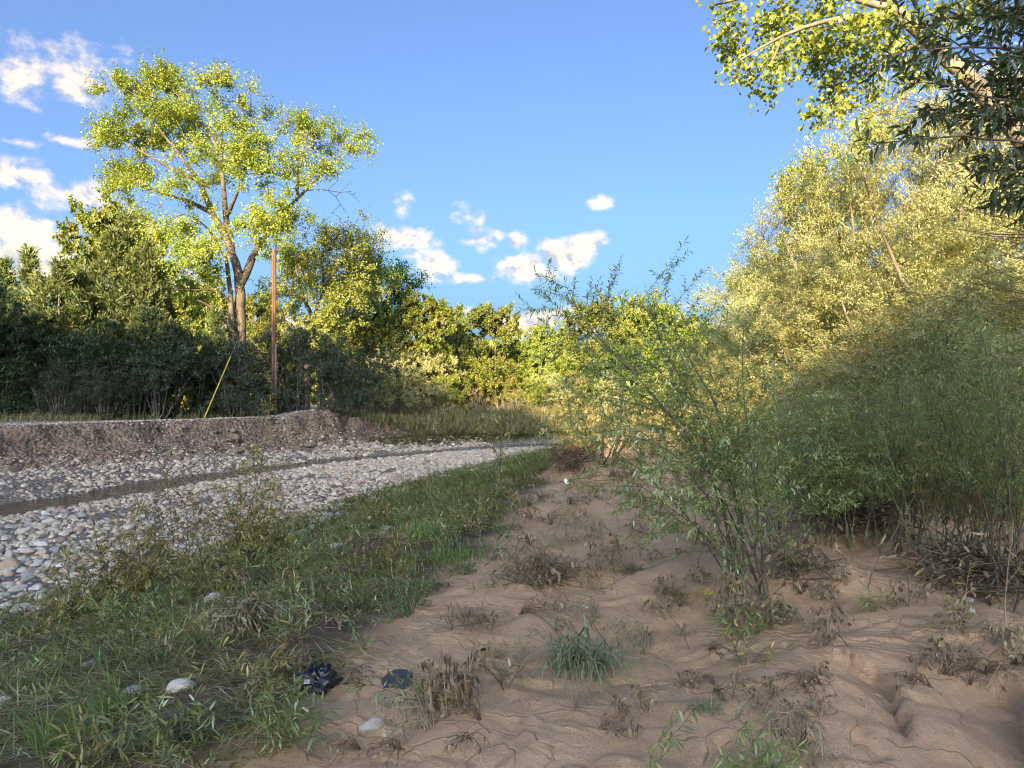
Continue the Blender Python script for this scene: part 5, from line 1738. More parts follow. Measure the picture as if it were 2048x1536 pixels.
# clods fallen from the cut bank
n = 700
u = rs.uniform(-3, 22, n)
v = vB(u) + (vT(u) - vB(u)) * (rs.random(n) ** 1.8 * 1.05 - .15)
X, Y = xy(u, v)
sz = np.clip(np.exp(rs.normal(math.log(.07), .5, n)), .03, .24) * np.where(u > 19, .7, 1)
Z = height(X, Y)
_keep_stone = M['stone']
M['stone'] = plain_mat('bank_earth', (.2, .14, .10), .95, .35, 9, bump=.8)
stone_mass('bank_clods', np.arange(n), 1, 440)
M['stone'] = _keep_stone
# single stones that stand out
ONE = [(430, 1202, .095, 'stone_white', 'long white stone in the flattened grass below the tallest willow sapling'), (366, 1378, .075, 'stone_white', 'white knobbly stone in the matted grass, lower left'), (746, 1458, .062, 'stone_white', 'white and tan stone on the sand at the bottom'),
       (672, 1100, .12, 'stone_white', 'pale stone half hidden in the grass above the debris heap'), (85, 1110, .10, 'stone_tan', 'flat tan slab on the cobble bar at the left edge'), (20, 1135, .15, 'stone_tan', 'broad sandy boulder cut by the left edge'), (860, 945, .13, 'stone_white', 'bright white cobble on the upper bar near the grass'),
       (5, 1408, .06, 'stone_white', 'white stone at the left edge in the grass'), (455, 1143, .09, 'stone_grey', 'grey stone under the tallest willow sapling'), (268, 1388, .06, 'stone_grey', 'dusty grey stone in the grass left of the knobbly white one'), (180, 1330, .05, 'stone_grey', 'low grey stone in the lower left grass'), (770, 1472, .02, 'stone_white', 'small white pebble beside the white and tan stone'),
       (1142, 1176, .0, 'stone_white', '')]
for i, (px, py, s, mt, lab) in enumerate(ONE):
    if not lab:
        continue
    p = G(px, py)
    V, F = stone_shape(3, 500 + i, .3)
    if i == 2:
        V = V * np.array([1.15, .8, 1.0])
    o = link('stone', make_mesh('stone', V, [F], M[mt], True, np.full(len(V), .3)), None, p + np.array([0, 0, s * .2]), .4 * i, s, lab, 'stone')

# ------------------------------------------------------------------ utility pole and guy wire
b = P(548, 836, 29)
b[2] = H(b[0], b[1]) - .1
hp = P(548, 500, 29)[2] - b[2]
g = Geo()
zz = np.linspace(0, hp, 9)
V, F = tube_batch(np.stack([np.zeros(9), np.zeros(9), zz], 1)[None], np.linspace(.105, .082, 9)[None], 14)
g.add(V, F if isinstance(F, list) else [F], .5)
top = np.array([[math.cos(a) * .082, math.sin(a) * .082, hp] for a in np.arange(14) * 2 * PI / 14] + [[0, 0, hp + .05]])
g.add(top, [np.array([[i, (i + 1) % 14, 14] for i in range(14)])], .5)
m_pole, t = new_mat('pole_wood')
tc = t.n('ShaderNodeTexCoord')
nz = t.noise(t.vm('MULTIPLY', tc.outputs['Object'], (14, 14, .5)), 3, 5, .6)
n2 = t.noise(t.vm('MULTIPLY', tc.outputs['Object'], (3, 3, .4)), 1.2, 4, .6)
c = t.mix(t.rng(nz, .35, .65), (.075, .034, .018), (.20, .092, .048))
c = t.mix(t.rng(n2, .5, .68, 0, .8), c, (.06, .03, .02))
pb = t.n('ShaderNodeBsdfPrincipled')
t.put(pb.inputs['Base Color'], c)
pb.inputs['Roughness'].default_value = .8
out_surface(t, pb.outputs[0])
pole = thing('utility_pole', [('shaft', g.mesh('pole_shaft', m_pole, True))], b, label='reddish brown wooden utility pole without crossarm on the far bank', cat='utility pole')
g = Geo()
V, F = tube_batch(np.array([[(.11, -.085, 0), (.11, -.085, hp * .22), (.105, -.08, hp * .44)]]), np.array([[.03, .03, .03]]), 8)
g.add(V, [F])
link('conduit', g.mesh('conduit', plain_mat('grey_conduit', (.13, .12, .12), .5, .2, 8), True), pole)
g = Geo()
V, F = tube_batch(np.array([[(.0, -.125, 0), (.0, -.115, hp * .5), (.0, -.1, hp * .97)]]), np.array([[.009, .009, .009]]), 6)
g.add(V, [F])
link('ground_wire', g.mesh('ground_wire', plain_mat('dull_wire', (.07, .05, .04), .6), True), pole)
a = P(408, 832, 26.3)
a[2] = H(a[0], a[1])
tp = b + np.array([0, 0, hp * .97])
d = unit(tp - a)
gw = thing('guy_wire', [], a, label='guy wire with yellow guard slanting up to the utility pole', cat='guy wire')
g = Geo()
V, F = tube_batch(np.stack([d * -.1, d * 3, tp - a])[None], np.full((1, 3), .006), 5)
g.add(V, [F])
link('cable', g.mesh('cable', plain_mat('steel_cable', (.2, .2, .2), .45, .1, metallic=.6), True), gw)
g = Geo()
V, F = tube_batch(np.stack([d * .02, d * .4, d * 2.0, d * 2.55])[None], np.array([[.022, .024, .023, .019]]), 10)
g.add(V, [F])
link('guard', g.mesh('guard', plain_mat('yellow_guard', (.42, .31, .04), .45, .1, 3), True), gw)
g = Geo()
V, F = tube_batch(np.stack([d * -.25, d * .04])[None], np.array([[.014, .014]]), 6)
g.add(V, [F])
link('anchor_rod', g.mesh('anchor_rod', plain_mat('anchor_steel', (.1, .09, .08), .5), True), gw)

# ------------------------------------------------------------------ tufts, weeds, debris
def tuft(name, px, py, n, L, W, lean, curl, mat, seed, label, cat='grass tuft', flow=None, spread=3, rad=.05, group=None):
    rng = np.random.default_rng(seed)
    p = G(px, py)
    B = np.column_stack([rng.normal(size=(n, 2)) * rad, np.full(n, -.005)])
    a = (rng.uniform(0, 2 * PI, n) if flow is None else flow + rng.normal(size=n) * spread)
    D = np.stack([np.cos(a), np.sin(a), np.zeros(n)], 1)
    V, F = blades(B, D, L * rng.uniform(.5, 1.2, n), W * rng.uniform(.7, 1.3, n), np.clip(lean + rng.normal(size=n) * .3, .03, 1.5), np.clip(curl + rng.normal(size=n) * .18, 0, 1.0), rng)
    g = Geo()
    g.add(V, F, np.repeat(np.clip(.45 + rng.normal(size=n) * .22, 0, 1), 7))
    me = g.mesh(name, M[mat])
    r = link(name, None, None, p, label=label, cat=cat, group=group)
    link('blades', me, r, kind='stuff')
    return r, p


r, p = tuft('grass_tuft', 1165, 1340, 170, .44, .0105, .42, .8, 'grass_blue', 601, 'drooping tuft of long blue-green blades on the sand, bottom centre', flow=-1.8, spread=1.2, rad=.09)
rg2 = np.random.default_rng(602)
ch = []
for i in range(9):
    a = -1.1 - .25 * i + rg2.normal() * .15
    d = np.array([math.cos(a), math.sin(a), 0])
    l = rg2.uniform(.25, .5)
    ch.append((np.stack([np.zeros(3), d * l * .3 + (0, 0, .16), d * l * .7 + (0, 0, .14), d * l + (0, 0, .02)]), np.array([.0022, .002, .0016, .001])))
g = Geo()
add_chains(g, ch, lambda r: 4)
link('stalks', g.mesh('stalks', M['dry'], True), r)
tuft('grass_tuft', 870, 1075, 420, .26, .006, .3, .3, 'grass_green', 603, 'bright green upright grass clump in the middle of the slope', rad=.16)
tuft('grass_tuft', 905, 1120, 300, .2, .006, .4, .3, 'grass_green', 604, 'green grass clump just below the brightest one', rad=.14)
tuft('grass_tuft', 815, 1150, 120, .2, .005, .3, .25, 'grass', 605, 'narrow olive grass tuft in the flattened grass, centre', rad=.05)
tuft('grass_tuft', 955, 1240, 240, .2, .005, 1.0, .25, 'dead_grey', 606, 'dusty grey grass patch flattened on the sand slope', flow=-2.3, spread=.6, rad=.13)
tuft('grass_tuft', 1410, 1415, 90, .12, .004, .9, .3, 'grass_blue', 607, 'small pale tuft in the rippled sand channel', flow=-2, spread=.9, rad=.03)
tuft('grass_tuft', 1260, 1140, 150, .16, .005, .9, .4, 'dead_grey', 608, 'grey drooping grass clump at the edge of the little sand step', flow=-1.8, spread=.9, rad=.07)
tuft('grass_tuft', 1340, 1190, 150, .16, .005, .9, .4, 'dead_grey', 609, 'grey drooping grass clump right of the sand step', flow=-1.2, spread=.9, rad=.06)
tuft('grass_tuft', 150, 1490, 260, .22, .0055, .6, .3, 'grass_green', 610, 'bright green grass at the bottom left corner', flow=-2.6, spread=.9, rad=.12)
tuft('grass_tuft', 230, 1430, 220, .2, .0055, .7, .3, 'grass_green', 611, 'bright green grass above the bottom left shoots', flow=-2.6, spread=.9, rad=.11)
for i, (px, py) in enumerate([(1060, 1175), (1045, 1330), (1150, 1420)]):
    rng = np.random.default_rng(620 + i)
    p = G(px, py)
    ch = []
    for k in range(46):
        a = rng.uniform(0, 2 * PI)
        e = np.array([math.cos(a) * rng.uniform(.02, .11), math.sin(a) * rng.uniform(.02, .11), rng.uniform(.05, .17)])
        ch.append((np.stack([np.zeros(3), e * .5 + (0, 0, .02), e]), np.array([.0011, .0009, .0006])))
    g = Geo()
    add_chains(g, ch, lambda r: 3)
    f = Geo()
    C = np.concatenate([c[0][2][None] + rng.normal(size=(7, 3)) * .012 for c in ch])
    V, F = leaf_kite(C, rand_unit(len(C), rng), rand_unit(len(C), rng), .007, .004)
    f.add(V, F, np.repeat(rng.random(len(C)), 4))
    thing('seed_grass', [('stalks', g.mesh('seed_stalks', M['dry'])), ('seed_heads', f.mesh('seed_heads', M['leaf_tan']))], p, label=['reddish seed grass on the sand above the long-bladed tuft', 'reddish seed grass left of the long-bladed tuft', 'reddish seed grass lying below the long-bladed tuft'][i], cat='seed grass')

clov = bush_parts('weed_clump', .3, .42, 640, 'twig_green', 'leaf_clover', 12, 700, 12, .02, .018, .012, .0, low=.05)
for i, (px, py, s, lab) in enumerate([(812, 1228, 1.0, 'bright green leafy weed at the edge of the sand'), (838, 1195, 1.0, 'green leafy weed just above the bright one'), (905, 1110, 1.2, 'low green weed below the grass clump'), (985, 1120, .9, 'small green weed near the withered mats'), (930, 1150, .8, 'small green weed at the sand edge, upper'), (780, 1240, .8, 'small green weed left of the bright one'), (1010, 1075, 1.0, 'dull green weed beside the upper sand')]):
    thing('green_weed', clov, G(px, py) - np.array([0, 0, .03]), i * 1.3, s, lab, 'weed', 'leafy green weeds')


def withered(nm, seed, h=.16, w=.16, stems=9, leaves=46, ll=.035, lw=.018, mat='dead'):
    rng = np.random.default_rng(seed)
    ch, C, A = [], [], []
    fl = rng.uniform(0, 2 * PI)
    for i in range(stems):
        a = fl + rng.normal() * .9
        d = np.array([math.cos(a), math.sin(a), 0])
        l = w * rng.uniform(.5, 1.3)
        hh = h * rng.uniform(.35, 1.1)
        p = np.stack([rng.normal(size=3) * .01 * np.array([1, 1, 0]), d * l * .25 + (0, 0, hh * .8), d * l * .7 + (0, 0, hh * .85), d * l + (0, 0, hh * rng.uniform(.05, .5))])
        ch.append((p, np.array([.0028, .0023, .0018, .001])))
        for k in range(max(1, leaves // stems)):
            t = rng.uniform(.25, 1)
            j = min(int(t * 3), 2)
            q = p[j] + (p[j + 1] - p[j]) * (t * 3 - j)
            C.append(q)
            A.append(unit(rand_unit(1, rng)[0] * .7 + np.array([0, 0, -.9]) + d * .3))
    g = Geo()
    add_chains(g, ch, lambda r: 3)
    C, A = np.array(C), np.array(A)
    n = len(C)
    f = Geo()
    V, F = leaf_lance(C, A, rand_unit(n, rng), ll * rng.uniform(.5, 1.4, n), lw * rng.uniform(.5, 1.2, n), rng.uniform(.1, .8, n))
    f.add(V, F, np.repeat(np.clip(.4 + rng.normal(size=n) * .25, 0, 1), 6))
    return [('stems', g.mesh(nm + '_stems', M['twig_red'] if seed % 2 else M['dry'])), ('leaves', f.mesh(nm + '_leaves', M[mat]))]


WV = [withered('weed_a', 700), withered('weed_b', 701, .12, .2, 11, 60, .04, .01, 'dead_grey'), withered('weed_c', 702, .2, .12, 8, 70, .036, .016), withered('weed_d', 703, .09, .22, 9, 36, .03, .014), withered('weed_e', 704, .16, .2, 14, 110, .05, .007, 'dead_grey')]
WP = [(1290, 1290, 4, 1.1), (1330, 1240, 0, 1), (1120, 1225, 0, .9), (1195, 1235, 4, .9), (1040, 1230, 3, 1), (1110, 1265, 0, .7), (1360, 1375, 0, .7), (1430, 1390, 3, .7), (1470, 1385, 0, .5), (1235, 1430, 2, .6), (1285, 1420, 2, .7), (1270, 1480, 0, .7), (1360, 1270, 4, .6), (1420, 1300, 3, .8), (1430, 1370, 3, .6),
      (1665, 1290, 2, 1), (1655, 1265, 0, 1), (1640, 1370, 3, .8), (1610, 1375, 1, .7), (1870, 1330, 0, 1), (1890, 1350, 3, 1.1), (1830, 1345, 2, .7), (1860, 1375, 3, .8), (1935, 1240, 2, .8), (1930, 1280, 0, .9), (2010, 1300, 0, 1), (2025, 1330, 3, 1), (1990, 1290, 0, .7), (1970, 1360, 3, 1), (1815, 1215, 2, .8), (1690, 1170, 0, .9), (1730, 1210, 3, .8), (1980, 1210, 3, 1), (1850, 1200, 0, .7),
      (1560, 1480, 4, .8), (1600, 1500, 4, 1.1), (1575, 1440, 0, .6), (1520, 1420, 0, .6), (1545, 1390, 2, .5), (900, 1400, 2, 1.3), (870, 1420, 2, 1.4), (930, 1390, 2, 1.1), (960, 1440, 3, .8), (860, 1460, 4, 1), (800, 1500, 3, .8), (720, 1500, 3, .7), (690, 1370, 3, .8), (940, 1480, 3, .7),
      (1130, 945, 2, 1.6), (1180, 960, 0, 1.6), (1220, 955, 3, 1.8), (1250, 960, 2, 1.7), (1080, 1000, 1, 1.3), (1140, 1010, 1, 1.2), (1040, 1010, 0, 1.2), (1200, 1000, 0, 1.2), (1100, 1050, 1, 1.4), (1160, 1060, 4, 1.4), (1200, 1080, 4, 1.3), (1060, 1090, 1, 1.3), (1120, 1100, 4, 1.2), (1180, 1120, 0, 1.2), (1220, 1130, 4, 1.1), (1090, 1130, 1, 1.2), (1040, 1140, 4, 1.2), (1260, 1075, 0, 1.1), (1290, 1010, 2, 1.3), (1320, 1030, 0, 1.2), (1300, 1120, 0, .8), (1150, 1150, 0, .8), (1060, 1040, 0, 1.3), (1240, 1110, 2, 1),
      (1480, 1245, 2, 1.4), (1500, 1235, 2, 1.4), (1530, 1250, 0, 1.2), (1440, 1250, 4, 1), (1570, 1240, 0, 1), (1640, 1200, 0, .9), (1410, 1170, 0, .9), (1600, 1190, 1, 1), (1390, 1090, 2, 1.2), (1420, 1105, 0, 1.1), (1540, 1110, 2, 1.1), (1610, 1130, 0, 1), (1330, 1180, 0, .7), (480, 1270, 2, 1.2), (560, 1180, 2, 1), (770, 1090, 2, 1), (740, 1120, 1, 1.3), (700, 1150, 1, 1.2), (650, 1190, 1, 1.1), (610, 1250, 0, .9), (560, 1290, 3, .9), (680, 1260, 0, .8), (470, 1190, 2, 1), (620, 1340, 0, .9)]
WL = ['withered brown weed bent over on the sand', 'dusty grey flattened weed beside the grass', 'clump of curled brown leaves on bent stems', 'low dry weed lying on the sand', 'grey thready dead weed drooping on the sand']
WG = ['bent brown weeds', 'flattened grey weeds', 'curled leaf clumps', 'low dry weeds', 'thready grey weeds']
WN = ['withered brown weed', 'grey flattened weed', 'clump of curled brown leaves', 'low dry weed', 'grey thready dead weed']
rw = np.random.default_rng(720)
for i, (px, py, v, s) in enumerate(WP):
    o = thing('withered_weed', WV[v], G(px, py) - np.array([0, 0, .005]), rw.uniform(0, 6.28), s * 1.15, WL[v], 'weed', WG[v])
    PLACED.append((o, WN[v], px, py))
k = 0
while k < 34:
    px, py = rw.uniform(850, 2048), rw.uniform(1020, 1500)
    if py < 1300 - (px - 850) * .45 or (py > 1180 and 1000 < px < 1900 and rw.random() < .55):
        continue
    v = rw.integers(0, 5)
    o = thing('withered_weed', WV[v], G(px, py) - np.array([0, 0, .005]), rw.uniform(0, 6.28), rw.uniform(.3, .7), WL[v], 'weed', WG[v])
    PLACED.append((o, WN[v], px, py))
    k += 1

# bare stalks standing in the sand
ch_v = []
for i in range(3):
    rng = np.random.default_rng(740 + i)
    g = Geo()
    p = [np.array([0, 0, -.02])]
    d = np.array([.15 * (i - 1), 0, 1.])
    for k in range(6):
        d = unit(d + rng.normal(size=3) * .12)
        p.append(p[-1] + d * .11)
    ch = [(np.array(p), np.linspace(.0042, .0015, 7))]
    for k in (2, 3, 4):
        e = unit(d + rand_unit(1, rng)[0]) * .09
        ch.append((np.stack([p[k], p[k] + e * .5, p[k] + e + (0, 0, .02)]), np.array([.0018, .0013, .0008])))
    add_chains(g, ch, lambda r: 5)
    ch_v.append(g.mesh('stalk', M['dry' if i == 0 else 'twig'], True))
ST = [(2010, 1285, 0, 1.15, 'tall pale bare stalk on the sand near the right edge'), (1735, 1175, 1, 1.2, 'bare dark stalk before the thicket, right of the hump'), (1700, 1090, 2, .9, 'thick short stalk standing on the sand hump'), (1680, 1270, 1, .5, 'short broken stalk on the sand right of the willow'), (1815, 1215, 2, .6, 'bare stalk with curled leaves before the thicket'), (1850, 1210, 1, .6, 'slanting bare stalk beside the curled leaves'), (1935, 1110, 0, .8, 'bare pale stalk beside the yellow-green sapling'),
      (1395, 1130, 1, .8, 'bare stalk left of the willow foot'), (1240, 1060, 2, .5, 'thin stalk on the upper sand'), (1075, 1200, 1, .5, 'thin dark stalk by the seed grass'), (1650, 1090, 2, .8, 'bare stalk at the left of the sand hump'), (1130, 1110, 0, .5, 'thin pale stalk in the withered mats'), (1780, 1110, 1, .9, 'dark stalk behind the sand hump'), (1990, 1130, 2, 1.1, 'dark stalk at the foot of the right thicket')]
for i, (px, py, v, s, lab) in enumerate(ST):
    p = G(px, py)
    link('stalk', ch_v[v], None, p, i * 1.1, s, lab, 'stalk', 'bare stalks in the sand')
# fallen twigs
TW = [((1270, 1445), (1130, 1375), .0022, 'dry', 'long pale stem lying below the long-bladed tuft'), ((1560, 1395), (1660, 1435), .0020, 'dry', 'pale curved stem arching over the sand'), ((1130, 1290), (1040, 1230), .003, 'twig', 'dark straight twig leaning above the tuft'), ((1220, 1305), (1110, 1180), .003, 'twig', 'long dark twig leaning over the tuft'), ((1310, 1300), (1290, 1270), .003, 'twig', 'short dark twig by the grey clump'),
      ((1700, 1310), (1620, 1250), .003, 'twig_red', 'thin brown twig with clinging leaves on the sand'), ((1850, 1320), (1920, 1365), .003, 'dry', 'pale twig over the curled weed at right'), ((980, 1470), (890, 1460), .003, 'twig', 'dark curved twig on the bottom sand'), ((1380, 1300), (1290, 1170), .0025, 'twig', 'thin leaning twig near the sand step'), ((1960, 1370), (2048, 1400), .004, 'dry', 'fallen twig at the right edge'),
      ((1120, 965), (1290, 955), .008, 'twig_red', 'driftwood stick lying below the sunlit mound'), ((1130, 985), (1240, 960), .006, 'twig_red', 'second driftwood stick under the first'), ((510, 1480), (640, 1530), .006, 'twig', 'thick dark stem lying at the bottom left'), ((700, 1300), (860, 1330), .003, 'dry', 'pale stem lying across the sand below the green weed')]
for i, (a, b, r0, mt, lab) in enumerate(TW):
    rng = np.random.default_rng(760 + i)
    A_, B_ = G(*a), G(*b)
    o_ = A_.copy()
    t = np.linspace(0, 1, 7)[:, None]
    q = A_ * (1 - t) + B_ * t
    q[:, 2] = np.maximum(q[:, 2], height(q[:, 0], q[:, 1])) + .012 + .04 * np.sin(t[:, 0] * PI)
    q += rng.normal(size=q.shape) * .006
    g = Geo()
    ch = [(q - o_, np.linspace(r0, r0 * .5, 7))]
    for k in (2, 4, 5):
        e = unit(q[k] - q[k - 1] + rand_unit(1, rng)[0] * .15) * .08 + rand_unit(1, rng)[0] * .04
        ch.append((np.stack([q[k], q[k] + e * .5, q[k] + e]) - o_, np.array([r0 * .5, r0 * .4, r0 * .25])))
    add_chains(g, ch, lambda r: 5)
    link('twig', g.mesh('twig', M[mt], True), None, o_, 0, 1, lab, 'twig')
# dead leaves lying on the sand
rl = np.random.default_rng(780)
DL = []
for k in range(3):
    V, F = leaf_lance(np.zeros((1, 3)), np.array([[1., 0, 0]]), np.array([[0, 0, 1.]]), 1, [.45, .3, .6][k], -.15 - .1 * k)
    DL.append(make_mesh('dead_leaf', V, F, M['dead'], tint=np.full(6, [.95, .7, .85][k])))
SPOT = [(1030, 1494), (1075, 1487), (1780, 1518), (1430, 1412), (1435, 1382), (1580, 1492), (1950, 1338), (1640, 1425), (1260, 1315), (1190, 1160), (1910, 1478), (1350, 1235), (1360, 1310), (1960, 1390), (1500, 1240), (1540, 1335)]
while len(SPOT) < 60:
    SPOT.append((rl.uniform(1000, 2040), rl.uniform(1100, 1520)))
for i, (px, py) in enumerate(SPOT):
    p = G(px, py)
    o = link('dead_leaf', DL[i % 3], None, p + np.array([0, 0, .006]), 0, rl.uniform(.02, .05) * min(1.4, .5 + p[1] * .14), 'pale dead leaf lying on the bare sand', 'leaf', 'dead leaves on the sand')
    PLACED.append((o, 'pale dead leaf', px, py))
    o.rotation_euler = (rl.normal() * .3, rl.normal() * .3, rl.uniform(0, 6.28))
# fine litter nobody could count
n = 1200
x = rl.uniform(-.8, 5, n)
y = rl.uniform(2.4, 13, n)
ok = (np.abs(x) < y * .75) & (rl.random(n) < np.clip(.25 + .8 * fbm(x * 1.2, y * 1.2, 3), .03, 1))
x, y = x[ok], y[ok]
C = np.column_stack([x, y, height(x, y) + .004])
V, F = leaf_kite(C, unit(rand_unit(len(C), rl) * np.array([1, 1, .25])), unit(rand_unit(len(C), rl) * .4 + np.array([0, 0, 1])), rl.uniform(.008, .03, len(C)), rl.uniform(.003, .01, len(C)))
g = Geo()
g.add(V, F, np.repeat(rl.random(len(C)), 4))
link('leaf_litter', g.mesh('leaf_litter', M['dead']), kind='stuff')

# heaps of flood debris
def heap(px, py, w, h, seed, lab, mat='dead', stick='twig', nst=70, nlf=260, ll=.06):
    rng = np.random.default_rng(seed)
    p = G(px, py)
    ch = []
    for i in range(nst):
        a = rng.uniform(0, 2 * PI)
        c = np.array([math.cos(a) * w * rng.random() * .5, math.sin(a) * w * .5 * rng.random(), h * rng.random() * .8])
        d = unit(rng.normal(size=3) * np.array([1, 1, .5])) * w * rng.uniform(.2, .5)
        ch.append((np.stack([c - d, c + rng.normal(size=3) * .02, c + d]), np.array([.003, .004, .002]) * (w / .5)))
    g = Geo()
    add_chains(g, ch, lambda r: 4)
    C = rng.normal(size=(nlf, 3)) * np.array([w * .28, w * .28, h * .3]) + np.array([0, 0, h * .5])
    A = unit(rand_unit(nlf, rng) * .7 + C * np.array([1, 1, 0]) / w + np.array([0, 0, -.6]))
    f = Geo()
    V, F = leaf_lance(C, A, rand_unit(nlf, rng), ll * rng.uniform(.5, 1.4, nlf), ll * (.3 if ll < .085 else .11) * rng.uniform(.4, 1.2, nlf), rng.uniform(.1, .7, nlf))
    f.add(V, F, np.repeat(np.clip(.35 + rng.normal(size=nlf) * .25, 0, 1), 6))
    thing('debris_heap', [('sticks', g.mesh('sticks', M[stick])), ('dead_leaves', f.mesh('dead_leaves', M[mat]))], p, 0, 1, lab, 'debris')


heap(495, 1262, .42, .26, 801, 'dark heap of dead grass and sticks in the matted slope', 'dead_grey', 'twig', 70, 700, .13)
heap(468, 1172, .26, .16, 802, 'small dark debris heap under the tall willow sapling', 'dead', 'twig', 40, 160, .08)
heap(750, 1110, .5, .2, 803, 'brown debris mat in the grass at the upper slope', 'dead', 'twig', 60, 260, .08)
heap(1140, 940, .75, .45, 804, 'dark brown root ball of flood debris by the sunlit mound', 'dead', 'twig_red', 110, 420, .09)
heap(1085, 1165, .5, .16, 805, 'mat of dead weeds below the upper sand', 'dead', 'twig', 70, 320, .07)
heap(1700, 1050, .9, .25, 806, 'dark debris caught behind the sand hump', 'dead', 'twig', 90, 320, .08)
heap(1960, 1175, .9, .3, 807, 'dark debris under the right thicket', 'dead', 'twig', 100, 420, .08)
heap(1590, 1150, .5, .2, 808, 'dark debris at the right of the willow foot', 'dead', 'twig', 60, 240, .06)

# black plastic bag caught in the weeds
rp = np.random.default_rng(820)
p = G(635, 1375)
n_, m_ = 26, 14
th_, ph = np.meshgrid(np.linspace(0, 2 * PI, n_, endpoint=False), np.linspace(0.02, PI * .55, m_))
rr = .085 * (1 + .3 * np.sin(th_ * 3 + ph * 4) * np.sin(ph) + .18 * np.sin(th_ * 7 - ph * 9) + .1 * np.sin(th_ * 13 + ph * 5))
V = np.stack([rr * np.sin(ph) * np.cos(th_) * 1.2, rr * np.sin(ph) * np.sin(th_), rr * np.cos(ph) * 1.1 + .01], -1).reshape(-1, 3)
I = np.arange(n_ * m_).reshape(m_, n_)
F = np.stack([I[:-1], np.roll(I[:-1], -1, 1), np.roll(I[1:], -1, 1), I[1:]], -1).reshape(-1, 4)
bag = thing('plastic_bag', [('bag_body', make_mesh('bag_body', V, [F], plain_mat('black_plastic', (.012, .012, .014), .32), True))], p, .3, 1, 'crumpled black plastic bag with a white tag caught in the weeds', 'plastic bag')


def scrap_mesh(w, h, seed, mat):
    rng = np.random.default_rng(seed)
    k = 7
    a, b = np.meshgrid(np.linspace(-.5, .5, k), np.linspace(-.5, .5, k))
    ed = 1 - .35 * (np.hypot(a, b) > .45) * rng.random(a.shape)
    z = .22 * np.sin(a * 5 + seed) * np.cos(b * 4) + rng.normal(size=a.shape) * .05
    V = np.stack([a * w * ed, b * h * ed, z * min(w, h) + .006], -1).reshape(-1, 3)
    I = np.arange(k * k).reshape(k, k)
    F = np.stack([I[:-1, :-1], I[:-1, 1:], I[1:, 1:], I[1:, :-1]], -1).reshape(-1, 4)
    V2 = V - np.array([0, 0, .002])
    return make_mesh('scrap', np.concatenate([V, V2]), [F, F[:, ::-1] + k * k], mat, True)


gp = plain_mat('grey_paper', (.34, .32, .29), .7, .2, 20)
wp = plain_mat('white_plastic', (.72, .74, .76), .45, .06, 20)
o = link('tag', scrap_mesh(.05, .028, 3, wp), bag, (-.06, -.085, .07), .8)
o.rotation_euler = (.9, .3, .6)
SC = [(1171, 1223, .04, .025, 'white plastic scrap on the sand beside the withered weed'), (1133, 968, .10, .16, 'white scrap standing by the driftwood under the sunlit mound'), (610, 1340, .04, .02, 'pale grey scrap above the black bag'), (1514, 1224, .035, .03, 'pale leaf-like scrap at the willow foot, upper'), (1556, 1252, .045, .045, 'greyish paper scrap on the sand right of the willow foot'),
      (472, 1168, .03, .07, 'white feather-like scrap hanging in the debris heap'), (1943, 1210, .04, .035, 'grey paper scrap on the withered shoot at right, upper'), (1944, 1232, .04, .03, 'grey paper scrap on the withered shoot at right, lower'), (2022, 1328, .05, .04, 'pale scrap in the weeds near the right edge'), (1598, 1480, .025, .035, 'white scrap in the dead weeds at the bottom'), (1948, 1339, .06, .018, 'pale flat stick-like scrap at the right'), (705, 1108, .05, .04, 'white scrap beside the pale stone in the grass')]
for i, (px, py, w, h, lab) in enumerate(SC):
    p = G(px, py)
    o = link('scrap', scrap_mesh(w, h, 830 + i, gp if i in (2, 3, 4, 6, 7, 8, 9, 10) else wp), None, p + np.array([0, 0, .03]), i, 1, lab, 'litter')
    o.rotation_euler = (1.0 if i in (1, 5, 3, 6, 7) else .4, .2, i * .9)
# dark round lid half buried
p = G(792, 1368)
k = 20
rings = [(0, .018), (.05, .017), (.072, .010), (.08, 0), (.08, -.02)]
V = [(0, 0, .018)] + [(math.cos(a) * r_, math.sin(a) * r_, z_) for r_, z_ in rings[1:] for a in np.arange(k) * 2 * PI / k]
F3 = np.array([[0, 1 + i, 1 + (i + 1) % k] for i in range(k)])
F4 = np.array([[1 + q * k + i, 1 + (q + 1) * k + i, 1 + (q + 1) * k + (i + 1) % k, 1 + q * k + (i + 1) % k] for q in range(3) for i in range(k)])
o = link('pot_lid', make_mesh('lid', np.array(V), [F3, F4], plain_mat('dark_plastic', (.035, .036, .038), .55), True), None, p + np.array([0, .01, .005]), 0, 1.15, 'dark grey-blue plastic lid half buried in the sand', 'lid')
o.rotation_euler = (.35, -.2, 0)
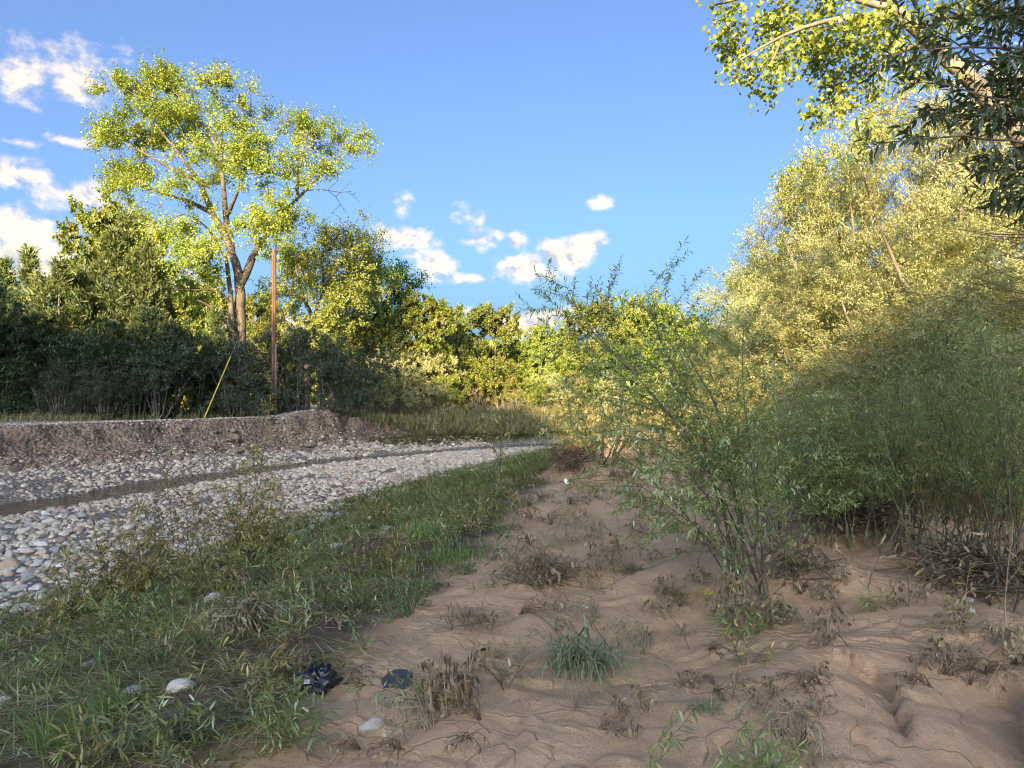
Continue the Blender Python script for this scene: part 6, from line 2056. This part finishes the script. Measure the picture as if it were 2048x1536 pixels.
# little yellow flowers at the willow foot
p = G(1412, 1203)
rng = np.random.default_rng(850)
ch, C = [], []
for i in range(9):
    e = np.array([rng.normal() * .03, rng.normal() * .03, rng.uniform(.03, .07)])
    ch.append((np.stack([np.zeros(3), e * .6, e]), np.array([.0014, .0012, .001])))
    C += [e + rng.normal(size=3) * .006 for _ in range(6)]
g = Geo()
add_chains(g, ch, lambda r: 4)
C = np.array(C)
f = Geo()
V, F = leaf_kite(C, unit(rand_unit(len(C), rng) + np.array([0, 0, .5])), rand_unit(len(C), rng), .013, .01)
f.add(V, F, np.repeat(rng.random(len(C)), 4))
thing('yellow_flower', [('stems', g.mesh('flower_stems', M['twig_green'])), ('petals', f.mesh('petals', leaf_mat('yellow_petal', [(.55, .4, .02), (.7, .55, .03)], .3)))], p, 0, 1, 'small yellow flowers on the sand left of the willow foot', 'flower')

# the small repeated plants are told apart by what they stand beside
LAND = [(1160, 1340, 'the long-bladed tuft'), (1490, 1190, 'the willow foot'), (635, 1375, 'the black bag'), (792, 1368, 'the dark lid'), (746, 1458, 'the white and tan stone'), (870, 1075, 'the bright grass clump'), (812, 1228, 'the bright green weed'), (482, 1135, 'the tallest willow sapling'),
        (495, 1262, 'the dark debris heap'), (430, 1202, 'the long white stone'), (366, 1378, 'the knobbly white stone'), (1915, 1108, 'the yellow-green sapling'), (2010, 1285, 'the tall pale stalk'), (1140, 940, 'the dark root ball'), (1085, 1165, 'the mat of dead weeds'), (1412, 1203, 'the yellow flowers'),
        (1700, 1090, 'the thick short stalk'), (1530, 1520, 'the bushy bottom willow shoot'), (1745, 1225, 'the blue-green sprig'), (955, 1240, 'the dusty grey grass patch'), (85, 1110, 'the tan slab'), (1000, 960, 'the slender sunlit sapling'), (750, 1110, 'the brown debris mat'), (1780, 1400, 'the little sand step')]
ORD = ['', 'second ', 'third ', 'fourth ', 'fifth ', 'sixth ', 'seventh ', 'eighth ', 'ninth ', 'tenth ', 'eleventh ', 'twelfth ']
sets = {}
for o, nm, px, py in PLACED:
    lx, ly, ph = min(LAND, key=lambda q: math.hypot(q[0] - px, q[1] - py))
    dx, dy = px - lx, py - ly
    d = ('right of ' if dx > 0 else 'left of ') if abs(dx) > abs(dy) else ('in front of ' if dy > 0 else 'behind ')
    sets.setdefault((nm, d + ph), []).append((math.hypot(dx, dy), o))
for (nm, where), lst in sets.items():
    lst.sort(key=lambda q: q[0])
    for i, (_, o) in enumerate(lst):
        o['label'] = ('%s %s' % (nm, where)) if len(lst) == 1 else ('%sclosest %s %s' % (ORD[min(i, 11)], nm, where))
